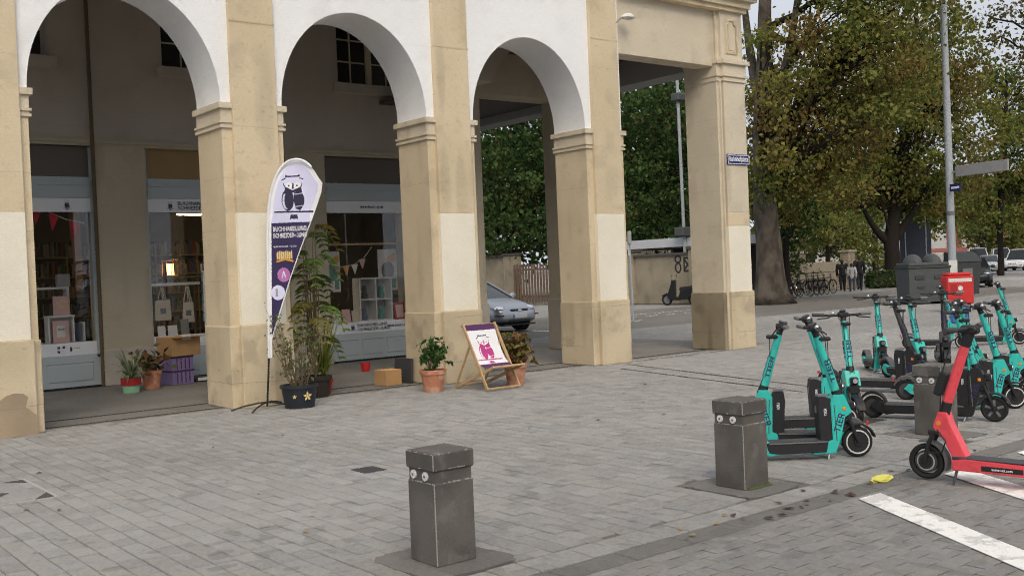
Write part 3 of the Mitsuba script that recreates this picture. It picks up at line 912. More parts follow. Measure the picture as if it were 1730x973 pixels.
for k, (x, z, w, h, m_, lab) in enumerate(((3.42, .90, .14, .2, 'paper', 'white card standing in front of the first tote bag'), (3.62, .86, .17, .2, 'paper', 'white folded card leaning beside the first tote bag'), (3.85, .96, .15, .3, 'mid_grey', 'grey card on the shelf between the two tote bags'))):
    tag(obj('greeting_card', mv(box(-w / 2, w / 2, -.005, .005, 0, h), (x, YD - .2, .75), rx=-.15), m_), lab, 'card')
for k in range(3):
    tag(obj('book_stack', rbox(3.22, 4.40, YD - .3, YD - .02, .552 + k * .066, .614 + k * .066, .004), ('blue', 'slate', 'blue')[k]), ('lowest of the blue book layers in the second shop window', 'slate coloured book layer between the two blue layers', 'topmost of the blue book layers in the second shop window')[k], 'books')
t = thing('candle_lantern', 'copper wire lantern glowing on the table inside the second shop window', 'lantern')
lx, ly, lz = 4.05, 6.7, 1.85
for q in range(8):
    a = q * PI / 4
    obj('bar', tube([[lx + .15 * math.cos(a), ly + .15 * math.sin(a), lz], [lx + .15 * math.cos(a), ly + .15 * math.sin(a), lz + .3]], .008, 5), 'copper', t)
obj('ring', cat([mv(trimesh.creation.torus(.15, .012, 20, 6), (lx, ly, lz)), mv(trimesh.creation.torus(.15, .012, 20, 6), (lx, ly, lz + .3))]), 'copper', t, True)
for q in range(3):
    k_ = obj('candle', mv(trimesh.creation.cylinder(.022, .22, sections=10), (lx - .05 + q * .05, ly - .02 + .03 * (q % 2), lz + .12)), 'cream', t)
    scene[k_]['emitter'] = {'type': 'area', 'radiance': rgb((1.5, .6, .15))}
tag(obj('lantern_table', cat([box(3.5, 4.7, 6.4, 7.1, 1.80, 1.84), box(3.55, 3.6, 6.45, 6.5, 0, 1.8), box(4.6, 4.65, 6.45, 6.5, 0, 1.8), box(3.55, 3.6, 7.0, 7.05, 0, 1.8), box(4.6, 4.65, 7.0, 7.05, 0, 1.8)]), 'stem_wood'), 'tall dark wooden stand under the glowing lantern', 'table')
t = thing('strip_light', 'lit yellowish strip lamp on the ceiling inside the second shop window', 'lamp')
obj('housing', box(4.35, 5.6, 6.95, 7.05, 3.06, 3.12), 'lamp_white', t)
k_ = obj('tube', box(4.36, 5.59, 6.96, 7.04, 3.03, 3.058), 'lamp_white', t)
scene[k_]['emitter'] = {'type': 'area', 'radiance': rgb((9.0, 7.2, 3.6))}
# right window
t = thing('display_board', 'wooden shelf board across the third shop window', 'shelf')
obj('board', box(6.75, 8.56, YD + .02, YD + .25, 2.34, 2.375), 'beech', t)
for x, z, w, h, lab, s in ((7.03, 1.40, .36, .82, 'white poster with a green and orange print at the left of the third shop window', 1), (8.34, 1.38, .46, .86, 'white poster with a round grey print at the right of the third shop window', -1)):
    t = thing('poster', lab, 'poster')
    obj('sheet', box(x - w / 2, x + w / 2, YD + .06, YD + .07, z, z + h), 'paper', t)
    obj('print', ext_y(sg.Polygon(ellipse(x, z + h * .48, w * .34, h * .22, n=24)), YD + .055, YD + .0595), 'mid_grey' if s < 0 else 'green_print', t)
    obj('print', ext_y(sg.Polygon([(x - w * .1, z + h * .66), (x + w * .42, z + h * .72), (x + w * .42, z + h * .9), (x, z + h * .84)]), YD + .055, YD + .0595), 'orange', t)
    obj('print', box(x + w * .15, x + w * .4, YD + .055, YD + .0595, z + .05, z + .24), 'green_print', t)
t = thing('bunting', 'small coloured pennant string hanging in the third shop window', 'bunting')
pts = [[7.0, YD, 1.95], [7.2, YD, 1.9], [7.5, YD, 1.94], [7.75, YD, 2.08], [7.95, YD, 2.3]]
obj('string', tube(pts, .006, 5), 'paper', t)
for (x, z), c in zip(((7.12, 1.915), (7.32, 1.91), (7.52, 1.94), (7.70, 2.04)), ('pink', 'orange', 'paper', 'pink')):
    obj('pennant', ext_y(P((x - .08, z), (x + .08, z + .01), (x, z - .2)), YD - .004, YD + .004), c, t)
t = thing('cube_shelf', 'white two by two cube shelf in the third shop window', 'shelf')
x0, x1, z0, z1 = 7.50, 8.28, .765, 1.66
obj('frame', cat([box(x0, x1, YD - .18, YD + .1, z0, z0 + .03), box(x0, x1, YD - .18, YD + .1, z1 - .03, z1), box(x0, x0 + .03, YD - .18, YD + .1, z0, z1), box(x1 - .03, x1, YD - .18, YD + .1, z0, z1),
                  box((x0 + x1) / 2 - .015, (x0 + x1) / 2 + .015, YD - .18, YD + .1, z0, z1), box(x0, x1, YD - .18, YD + .1, (z0 + z1) / 2 - .015, (z0 + z1) / 2 + .015)]), 'shelf_white', t)
obj('back', box(x0 + .03, x1 - .03, YD + .08, YD + .095, z0 + .03, z1 - .03), 'sign_grey', t)
for k, (dx, dz, c) in enumerate(((.1, 0, 'slate'), (.5, 0, 'green_print'), (.12, .445, 'dark_grey'), (.52, .445, 'green_print'))):
    x, z = x0 + dx, z0 + .0305 + dz
    tag(obj('figurine', mv(lathe([(0, 0), (.06, 0), (.07, .06), (.045, .14), (.055, .2), (.03, .26), (0, .27)], 12), (x + .07, YD - .05, z)), c, None, 30),
        ('slate coloured bottle shaped ornament in the lower left cube', 'green ornament in the lower right cube', 'dark ornament in the upper left cube', 'green ornament in the upper right cube')[k], 'ornament')
tag(obj('ornament_card', box(x0 + .60, x0 + .72, YD - .02, YD - .01, z0 + .0305 + .445, z0 + .7), 'paper'), 'small white card in the upper right cube', 'card')
t = thing('picture_frame', 'red framed picture leaning at the right end of the third shop window', 'picture')
obj('frame', mv(box(-.13, .13, -.012, .012, 0, .36), (8.45, YD - .18, .765), rx=-.14), 'red_deep', t)
obj('print', mv(box(-.09, .09, -.0145, -.011, .045, .31), (8.45, YD - .18, .765), rx=-.14), 'pink', t)
for x, h, w, c, lab in ((6.95, .26, .2, 'paper', 'white book at the left end of the third shop window'), (7.18, .28, .18, 'pink', 'pinkish book left of the cube shelf'), (7.39, .24, .16, 'canvas', 'cream book next to the side of the cube shelf')):
    tag(obj('book', mv(box(-w / 2, w / 2, -.012, .012, 0, h), (x, YD - .2, .765), rx=-.2), c), lab, 'book')

# things standing in the arcade
def boxy(name, lab, x0, x1, y0, y1, z0, z1, m, rz=0):
    t = thing(name, lab, 'box')
    cx, cy = (x0 + x1) / 2, (y0 + y1) / 2
    obj('body', mv(rbox(x0 - cx, x1 - cx, y0 - cy, y1 - cy, 0, z1 - z0, .006), (cx, cy, z0), rz), m, t)
    return t, cx, cy


for k in range(2):
    z = .0 + k * .235
    t = thing('crate', ('lower of the two purple plastic crates under the brown carton', 'upper of the two purple plastic crates, holding up the brown carton')[k], 'crate')
    c = sg.box(-.19, -.16, .19, .16).buffer(.02)
    W = cat([ext(c.difference(c.buffer(-.02)), .21), ext(c, .015)])
    obj('tub', mv(W, (3.25, 4.42, z + .002), rz=.25), 'lilac', t)
    obj('rim', mv(ext(c.buffer(.012).difference(c.buffer(-.02)), .022), (3.25, 4.42, z + .212), rz=.25), 'purple', t)
    for dx in (-.12, -.04, .04, .12):
        obj('rib', mv(box(dx - .008, dx + .008, -.187, -.178, .02, .2), (3.25, 4.42, z), rz=.25), 'purple', t)
t, cx, cy = boxy('carton', 'open brown carton resting on the purple crates with a white label', 3.0, 3.58, 4.2, 4.62, .475, .80, 'cardboard', .28)
obj('label', mv(box(-.08, .1, -.214, -.2, .27, .36), (cx, cy, .475), rz=.28), 'paper', t)
obj('flap', mv(box(-.28, .28, -.36, -.20, .318, .324), (cx, cy, .475), rz=.28, rx=.0), 'cardboard', t)
t = thing('folding_stand', 'slim white display stand on a dark foot beside the second pillar', 'display stand')
obj('pole', tube([[3.80, 4.45, .06], [3.80, 4.45, 1.9]], .013, 8), 'lamp_white', t, 40)
obj('pole', tube([[3.82, 4.5, .9], [3.82, 4.5, 2.05]], .013, 8), 'dark_grey', t, 40)
obj('foot', rbox(3.55, 3.9, 4.35, 4.55, .0, .085, .02), 'dark_grey', t)
obj('foot_label', box(3.58, 3.8, 4.343, 4.35, .02, .07), 'lamp_white', t)
t, cx, cy = boxy('carton', 'small brown carton on the arcade floor beside the third pillar', 5.02, 5.32, .62, .92, .0, .24, 'cardboard', .1)
tag(obj('black_board', mv(box(-.02, .02, -.22, .22, 0, .38), (5.5, .85, .0), rz=.05, ry=.06), 'dark_grey'), 'dark board leaning at the side of the third pillar behind the carton', 'board')
tag(obj('flower_pot', mv(lathe([(0, 0), (.07, 0), (.09, .15), (.08, .15), (.0, .13)], 14), (6.2, 3.2, 0)), 'red', None, 30), 'small empty red pot on the arcade floor in front of the third shop window', 'pot')

# ------------------------------------------------------------------ plants in pots
def pot(t, x, y, r0, r1, h, m, lip=True, prof=None):
    pr = prof or [(0, 0), (r0, 0), (r0 + (r1 - r0) * .78, h * .78), (r1 * 1.03, h * .8), (r1 * 1.05, h), (r1 * .92, h), (r1 * .9, h * .9), (0, h * .9)]
    p = obj('pot', mv(lathe(pr, 28), (x, y, 0)), m, t, 35)
    obj('soil', mv(trimesh.creation.cylinder(r1 * .9, .01, sections=20), (x, y, h * .905)), 'soil', t)
    return p


def blades(x, y, z, n, L, w, rng, cols, up=.6, spread=1.0, droop=1.4):
    ms, cs = [], []
    for k in range(n):
        a = rng.uniform(0, 2 * PI)
        l = L * rng.uniform(.55, 1.1)
        u = up * rng.uniform(.5, 1.5)
        tt = np.linspace(0, 1, 7)
        r = l * spread * tt * .8
        zz = l * (u * tt * 1.5 - droop * .55 * tt ** 2)
        pts = np.stack([x + r * math.cos(a), y + r * math.sin(a), z + zz], 1)
        m = strip_leaf(pts, w * np.array([.5, .9, 1, .95, .8, .5, .05]))
        ms.append(m)
        c = np.array(cols[rng.integers(len(cols))]) * rng.uniform(.75, 1.2)
        cs.append(np.tile(c, (len(m.vertices), 1)))
    return cat(ms), np.clip(np.vstack(cs), 0, 1)


r2 = np.random.default_rng(21)
t = thing('spider_plant', 'striped spider plant in a red and mint green pot in front of the shop pier', 'potted plant')
px, py = 2.24, 3.72
p = pot(t, px, py, .12, .145, .235, 'mint')
obj('glaze_band', mv(lathe([(.135, .115), (.152, .12), (.156, .236), (.137, .236)], 28), (px, py, 0)), 'red_deep', p, 35)
m, c = blades(px, py, .22, 95, .42, .011, r2, [(.10, .19, .06), (.30, .38, .20), (.42, .46, .30), (.07, .14, .05)], up=.9)
obj('foliage', m, 'leaf', t, color=c)
t = thing('croton_plant', 'reddish leafed plant in a plain terracotta pot left of the purple crates', 'potted plant')
px, py = 2.66, 3.98
pot(t, px, py, .12, .16, .30, 'terracotta')
pts = np.array([px, py, .42]) + r2.normal(size=(150, 3)) * [.13, .13, .09]
m, c = leaves(pts, .12, r2, [(.12, .05, .03), (.08, .06, .03), (.18, .09, .05), (.12, .14, .06), (.25, .22, .15)], droop=.5)
obj('foliage', m, 'leaf', t, color=c)

# black tub with a thin twiggy shrub, foot of the banner
t = thing('potted_shrub', 'thin twiggy shrub in a black plastic tub decorated with a yellow star', 'potted plant')
px, py = 3.02, -.52
p = pot(t, px, py, .195, .235, .30, 'pot_black', prof=[(0, 0), (.19, 0), (.232, .26), (.25, .262), (.25, .30), (.215, .30), (.21, .265), (0, .265)])
fx, fy = -.62, -.78
def flower(dx, z, s):
    q = []
    for k in range(5):
        a = k * 2 * PI / 5
        q.append(affinity.rotate(sg.Polygon([(0, 0), (s * .22, s * .5), (0, s), (-s * .22, s * .5)]), math.degrees(a), origin=(0, 0)))
    m = ext(shapely.union_all(q), .006)
    v = m.vertices
    m.vertices = np.stack([v[:, 0], -v[:, 2], v[:, 1]], 1)
    return mv(m, (px + .221 * math.sin(dx) - .0, py - .223 * math.cos(dx), z), rz=dx, rx=.0)
obj('flower_print', flower(.0, .16, .065), 'gold_print', p)
obj('flower_print', flower(-.75, .16, .03), 'gold_print', p)
tw, lp = [], []
for k in range(26):
    a, l = r2.uniform(0, 2 * PI), r2.uniform(.45, 1.05)
    lean = r2.uniform(.05, .38)
    n = 7
    tt = np.linspace(0, 1, n)
    wig = np.cumsum(r2.normal(size=(n, 3)) * .025, 0)
    pts = np.stack([px + .08 * math.cos(a) + lean * l * tt * math.cos(a), py + .08 * math.sin(a) + lean * l * tt * math.sin(a), .27 + l * tt], 1) + wig
    tw.append(tube(pts, np.linspace(.006, .002, n), 5, False))
    for q in range(14):
        i = r2.integers(2, n)
        lp.append(pts[i] + r2.normal(size=3) * .045)
obj('twigs', cat(tw), 'stem_wood', t)
m, c = leaves(lp, .055, r2, [(.14, .18, .07), (.20, .19, .10), (.10, .13, .05), (.26, .24, .15)], droop=.4)
obj('foliage', m, 'leaf', t, color=c)

# palm like plant behind the banner
t = thing('palm_plant', 'tall bushy plant with arching green and reddish fronds leaning on the second pillar', 'potted plant')
px, py = 3.72, .35
pot(t, px, py, .17, .22, .30, 'soil')
tr, ms, cs = [], [], []
for k in range(23):
    a = r2.uniform(0, 2 * PI)
    h = r2.uniform(.8, 2.45)
    L = r2.uniform(.28, .56)
    tt = np.linspace(0, 1, 9)
    base = np.array([px, py, .28])
    cx_, cy_ = px + .10 * math.cos(a), py + .10 * math.sin(a)
    pts = np.stack([cx_ + L * tt * math.cos(a), cy_ + L * tt * math.sin(a), h + .26 * tt * (1 if h < 1.8 else .8) - .55 * tt ** 2], 1)
    tr.append(tube([[px, py, .28], [cx_, cy_, h * .7], pts[0]], [.008, .007, .005], 5, False))
    tr.append(tube(pts, .004, 4, False))
    d = np.array([math.cos(a), math.sin(a), 0])
    s = np.array([-d[1], d[0], 0])
    red = r2.random() < .07
    col = np.array([(.11, .18, .04), (.08, .13, .03), (.17, .22, .05), (.18, .16, .045)][r2.integers(4)]) if not red else np.array((.17, .075, .03))
    for i in range(1, 9):
        for sg_ in (-1, 1):
            for q in range(2):
                p0 = pts[i] + d * q * .03
                l = .20 * (1 - .55 * tt[i]) * r2.uniform(.8, 1.2)
                tip = p0 + s * sg_ * l * .8 + d * l * .55 + np.array([0, 0, -l * .45])
                mid = (p0 + tip) / 2 + [0, 0, l * .13]
                m = strip_leaf([p0, mid, tip], np.array([.006, .017, .002]) * (1.0), up=(d + [0, 0, .4]))
                ms.append(m)
                cs.append(np.tile(col * r2.uniform(.7, 1.3), (len(m.vertices), 1)))
obj('stems', cat(tr), 'stem_wood', t)
obj('fronds', cat(ms), 'leaf', t, color=np.clip(np.vstack(cs), 0, 1))
t = thing('flowering_plant', 'low plant with thin bright leaves in a small red pot behind the black tub', 'potted plant')
px, py = 3.98, .62
pot(t, px, py, .10, .14, .21, 'red_deep')
m, c = blades(px, py, .21, 120, .60, .009, r2, [(.16, .26, .05), (.24, .30, .06), (.35, .30, .05), (.09, .17, .04)], up=1.15, spread=.75)
obj('foliage', m, 'leaf', t, color=c)

# the two terracotta pots by the deck chair
t = thing('potted_shrub', 'glossy green leafy plant in the terracotta pot left of the deck chair', 'potted plant')
px, py = 5.08, -.60
pot(t, px, py, .135, .185, .31, 'terracotta')
tw, lp = [], []
for k in range(26):
    a, l, le = r2.uniform(0, 2 * PI), r2.uniform(.22, .42), r2.uniform(.1, .6)
    q = np.array([px + le * l * math.cos(a), py + le * l * math.sin(a), .28 + l])
    tw.append(tube([[px + .03 * math.cos(a), py + .03 * math.sin(a), .27], q], [.006, .003], 5, False))
    for i in range(8):
        lp.append(q + r2.normal(size=3) * [.05, .05, .06] + [0, 0, -.04 * i * .5])
obj('stems', cat(tw), 'stem_wood', t)
m, c = leaves(lp, .10, r2, [(.03, .085, .025), (.05, .12, .03), (.025, .06, .02), (.09, .16, .05)], aspect=.55, droop=.2)
obj('foliage', m, 'leaf', t, color=c)
t = thing('potted_shrub', 'yellowish brown variegated plant in the terracotta pot behind the deck chair', 'potted plant')
px, py = 6.28, -.98
pot(t, px, py, .12, .17, .32, 'terracotta')
pts = np.array([px, py, .52]) + np.clip(r2.normal(size=(420, 3)), -1.8, 1.8) * [.125, .125, .12]
m, c = leaves(pts, .11, r2, [(.14, .11, .03), (.22, .17, .06), (.10, .06, .03), (.08, .11, .03), (.30, .24, .10), (.20, .09, .05)], aspect=.5, droop=.6)
obj('foliage', m, 'leaf', t, color=c)

# ------------------------------------------------------------------ banner flag
t = thing('beach_flag', 'white and dark violet feather banner with the bookshop owl on a spider foot', 'banner')
q0 = np.array([2.68, -.26, 0.0])
fs = np.array([.78, -.62, 0.0])
fs /= np.linalg.norm(fs)
fn_ = np.array([-fs[1], fs[0], 0.0])      # away from the camera
def flag_pt(m):
    """(s, z, thickness) -> world"""
    v = np.asarray(m.vertices).copy()
    bul = .05 * np.sin(np.clip(v[:, 0], 0, 1) * 3.2) + .018 * np.sin(v[:, 0] * 9 + v[:, 2] * 3.0) * np.clip(v[:, 0] * 3, 0, 1)
    m = m.copy()
    m.vertices = q0 + v[:, :1] * fs + v[:, 2:3] * [0, 0, 1] + (v[:, 1:2] + bul[:, None]) * fn_
    return m
from scipy.interpolate import CubicSpline
_c = np.array([(.10, 2.25), (.155, 2.75), (.22, 2.97), (.31, 3.13), (.41, 3.215), (.52, 3.24), (.63, 3.205), (.74, 3.09), (.85, 2.92)])
_s = np.concatenate([[0], np.cumsum(np.linalg.norm(np.diff(_c, axis=0), axis=1))])
CURVE = CubicSpline(_s, _c)(np.linspace(0, _s[-1], 34))
out = sg.Polygon([(.05, .66), (.075, 1.47), *map(tuple, CURVE), (.83, 2.80), (.66, 2.39), (.37, 1.69), (.10, .90), (.09, .66)])
def fine(poly, y0, y1):
    m = ext_y(poly, y0, y1)
    return flag_pt(m.subdivide_to_size(.07, max_iter=12))
obj('cloth', fine(out, -.002, .002), 'sleeve', t)
white = out.buffer(-.055, join_style=1).intersection(sg.box(.0, 2.42, .9, 3.3)).union(sg.Polygon([(.155, 2.42), (.19, 2.6), (.66, 2.6), (.665, 2.42)]))
obj('white_field', fine(white, -.006, -.003), 'banner_white', t)
dark = sg.Polygon([(.105, .95), (.155, 2.42), (.66, 2.42), (.36, 1.70)])
obj('dark_field', fine(dark, -.006, -.003), 'navy', t)
ow = affinity.translate(affinity.scale(owl_print(.60), 1.0, 1.0, origin=(0, 0)), .455, 2.455)
obj('owl_emblem', fine(ow, -.010, -.0065), 'print_ink', t)
obj('owl_eyes', fine(shapely.union_all([sg.Polygon(ellipse(.455 - .05, 2.90, .045, .045, n=16)), sg.Polygon(ellipse(.455 + .05, 2.90, .045, .045, n=16))]), -.0068, -.0062), 'white_print', t)
for s_, h, z, w in (('BUCHHANDLUNG', .058, 2.31, .44), ('SCHNEIDER-JUNG', .058, 2.225, .44), ('www.buch-sj.de', .026, 2.10, .30)):
    m = meshkit.text_mesh(s_, h, .003, h > .03)
    k_ = w / m.bounds[1][0]
    v = m.vertices
    m.vertices = np.stack([.17 + v[:, 0] * k_, -.007 - v[:, 2], z + v[:, 1]], 1)
    obj('lettering', flag_pt(m), 'white_print', t)
def disc(cx, cz, r, y0=-.0095, y1=-.0065):
    return fine(sg.Polygon(ellipse(cx, cz, r, r * 1.15, n=24)), y0, y1)
book = shapely.union_all([sg.Polygon([(.20, 1.90), (.31, 1.93), (.42, 1.90), (.42, 1.93), (.31, 1.96), (.20, 1.93)])])
obj('book_emblem', fine(book, -.0095, -.0065), 'orange', t)
obj('book_emblem', fine(shapely.union_all([sg.Polygon([(.205 + k * .026, 1.945 + .006 * (k % 2)), (.225 + k * .026, 1.945), (.228 + k * .026, 2.04 + .012 * ((k * 5) % 3)), (.208 + k * .026, 2.04)]) for k in range(8)]), -.0095, -.0065), 'gold_print', t)
obj('round_emblem', disc(.285, 1.74, .082), 'violet', t)
obj('round_emblem', fine(shapely.union_all([sg.Polygon([(.255, 1.70), (.27, 1.70), (.29, 1.79), (.28, 1.79)]), sg.Polygon([(.30, 1.70), (.315, 1.70), (.29, 1.79), (.28, 1.79)])]), -.0125, -.0098), 'white_print', t)
obj('round_emblem', disc(.205, 1.51, .085), 'banner_white', t)
obj('round_emblem', fine(sg.box(.175, 1.46, .205, 1.56), -.0125, -.0098), 'sign_grey', t)
pp = [q0 + fs * s + [0, 0, z] + fn_ * .006 for s, z in ((0.0, .03), (.03, .4), (.05, .66))]
obj('pole', tube(pp, .014, 8), 'black', t, 40)
pp = [q0 + fs * s + [0, 0, z] + fn_ * .012 for s, z in ((.05, .66), (.075, 1.47), *map(tuple, CURVE[:-5]))]
obj('sleeve', tube(pp, .017, 8), 'sleeve', t, 40)
for a in (-2.75, -.30, 1.3, -1.75):
    d = fs * math.cos(a) + np.array([-fs[1], fs[0], 0]) * math.sin(a)
    obj('foot', tube([q0 + [0, 0, .085], q0 + d * .12 + [0, 0, .08], q0 + d * .30 + [0, 0, .055], q0 + d * .46 + [0, 0, .012]], [.013, .012, .011, .010], 7), 'black', t, 40)

# ------------------------------------------------------------------ deck chair
t = thing('deck_chair', 'folding beech deck chair with a white and purple cloth showing a pink owl', 'deck chair')
xl, xr = 5.46, 6.03
def bar(a, b, w=.042, h=.022, up=(0, 0, 1)):
    a, b = np.array(a, float), np.array(b, float)
    d = (b - a) / np.linalg.norm(b - a)
    s = np.array([1.0, 0, 0])
    u = np.cross(d, s)
    pts = [p + s * i * h / 2 + u * j * w / 2 for p in (a, b) for i in (-1, 1) for j in (-1, 1)]
    return hull(pts)
y0, y1, zt = -1.38, -.84, .93
for x in (xl, xr):
    obj('long_leg', bar((x, y0, .02), (x, y1, zt)), 'beech', t)
for x in (xl + .03, xr - .03):
    obj('short_leg', bar((x, -.58, .02), (x, -1.50, .345)), 'beech', t)
    obj('prop', bar((x - .0, -.98, .66), (x, -.60, .06), .03, .016), 'beech', t)
obj('top_rail', tube([[xl - .02, y1, zt - .02], [xr + .02, y1, zt - .02]], .016, 8), 'beech', t)
obj('front_rail', tube([[xl, -1.51, .345], [xr, -1.51, .345]], .016, 8), 'beech', t)
obj('foot_rail', tube([[xl, y0 + .01, .035], [xr, y0 + .01, .035]], .015, 8), 'beech', t)
obj('back_rail', tube([[xl + .03, -.59, .04], [xr - .03, -.59, .04]], .014, 8), 'beech', t)
n = 14
sl = []
for i in range(n + 1):
    u = i / n
    # from the top rail down, sagging in front of the frame, forward to the front rail
    p0, p1, p2, p3 = np.array([y1 - .02, zt - .01]), np.array([y1 - .20, .52]), np.array([-1.10, .235]), np.array([-1.52, .35])
    q = (1 - u) ** 3 * p0 + 3 * u * (1 - u) ** 2 * p1 + 3 * u * u * (1 - u) * p2 + u ** 3 * p3
    sl.append(q)
sl = np.array(sl)
def cloth(i0, i1, xa, xb, off, th=.003):
    pts = sl[i0:i1 + 1]
    tg = np.gradient(pts, axis=0)
    nn = np.stack([tg[:, 1], -tg[:, 0]], 1)
    nn /= np.linalg.norm(nn, axis=1, keepdims=True)
    nn *= np.sign(-nn[:, :1] + 1e-6)
    a = pts + nn * off
    b = pts + nn * (off - th)
    V = []
    for q, r in zip(a, b):
        V += [[xa, *q], [xb, *q], [xb, *r], [xa, *r]]
    F = []
    for k in range(len(a) - 1):
        o = 4 * k
        for c in range(4):
            d = (c + 1) % 4
            F += [[o + c, o + d, o + 4 + d], [o + c, o + 4 + d, o + 4 + c]]
    return trimesh.Trimesh(V, F, process=False)
cl = obj('cloth', cloth(1, 9, xl + .03, xr - .03, 0), 'white_print', t)
obj('purple_cloth', cloth(0, 1, xl + .03, xr - .03, .001), 'purple', t)
obj('purple_cloth', cloth(9, n, xl + .03, xr - .03, 0), 'purple', t)
def on_cloth(poly, m):
    """poly in (x, distance down the cloth 0..1 of the white part)"""
    mm = ext_y(poly, -.002, 0).subdivide_to_size(.03, max_iter=10)
    v = np.asarray(mm.vertices)
    arc = np.concatenate([[0], np.cumsum(np.linalg.norm(np.diff(sl, axis=0), axis=1))])
    L0 = arc[1]
    s_ = L0 + v[:, 2]
    Y, Z = np.interp(s_, arc, sl[:, 0]), np.interp(s_, arc, sl[:, 1])
    Y2, Z2 = np.interp(s_ + .01, arc, sl[:, 0]), np.interp(s_ + .01, arc, sl[:, 1])
    nn = np.stack([Z2 - Z, -(Y2 - Y)], 1)
    nn /= np.linalg.norm(nn, axis=1, keepdims=True)
    nn *= np.sign(-nn[:, :1] + 1e-6)
    mm.vertices = np.stack([v[:, 0], Y + nn[:, 0] * (.002 - v[:, 1]), Z + nn[:, 1] * (.002 - v[:, 1])], 1)
    obj('emblem', mm, m, t)
ow = affinity.translate(affinity.scale(owl_print(.50), 1.0, -1.0, origin=(0, 0)), (xl + xr) / 2 - .02, .56)
top = ow.intersection(sg.box(xl, 0, xr, .17))
on_cloth(top, 'print_ink')
on_cloth(ow.intersection(sg.box(xl, .17, xr, 1)), 'pink_print')

# ================================================================== E-SCOOTERS
def torus(R, r, n=28, k=9):
    return trimesh.creation.torus(R, r, n, k)


def wheel_mesh(R, w):
    """tyre profile turned about y"""
    pr = [(R * .70, -w * .36), (R * .86, -w * .5), (R * .97, -w * .34), (R, 0), (R * .97, w * .34), (R * .86, w * .5), (R * .70, w * .36), (R * .70, -w * .36)]
    return mv(lathe(pr, 30), rx=PI / 2)


def side(poly, w):
    """side profile in (x, z), w wide, with softened edges"""
    core = ext_y(poly, -w / 2, w / 2)
    inner = poly.buffer(-.006)
    return core if inner.is_empty else cat([ext_y(inner, -w / 2 - .004, w / 2 + .004), core])


def side_text(s, h, x, y, z, ang, depth=.003):
    """lettering on both flanks of a scooter, turned by ang in the xz plane"""
    out = []
    for sgn in (-1, 1):
        m = meshkit.text_mesh(s, h, depth, True)
        v = m.vertices - [m.bounds[1][0] / 2, h / 2, 0]
        a = math.radians(ang)
        if sgn > 0:
            v[:, 0] *= -1
        X = v[:, 0] * math.cos(a) - v[:, 1] * math.sin(a)
        Z = v[:, 0] * math.sin(a) + v[:, 1] * math.cos(a)
        if sgn > 0:
            X2 = v[:, 0] * math.cos(a) + v[:, 1] * math.sin(a)
            X = v[:, 0] * math.cos(-a) * 0 + (v[:, 0] * math.cos(a) - v[:, 1] * math.sin(a))
        m.vertices = np.stack([x + X, y * sgn + v[:, 2] * sgn, z + Z], 1)
        if sgn > 0:
            m.invert()
        out.append(m)
    return cat(out)


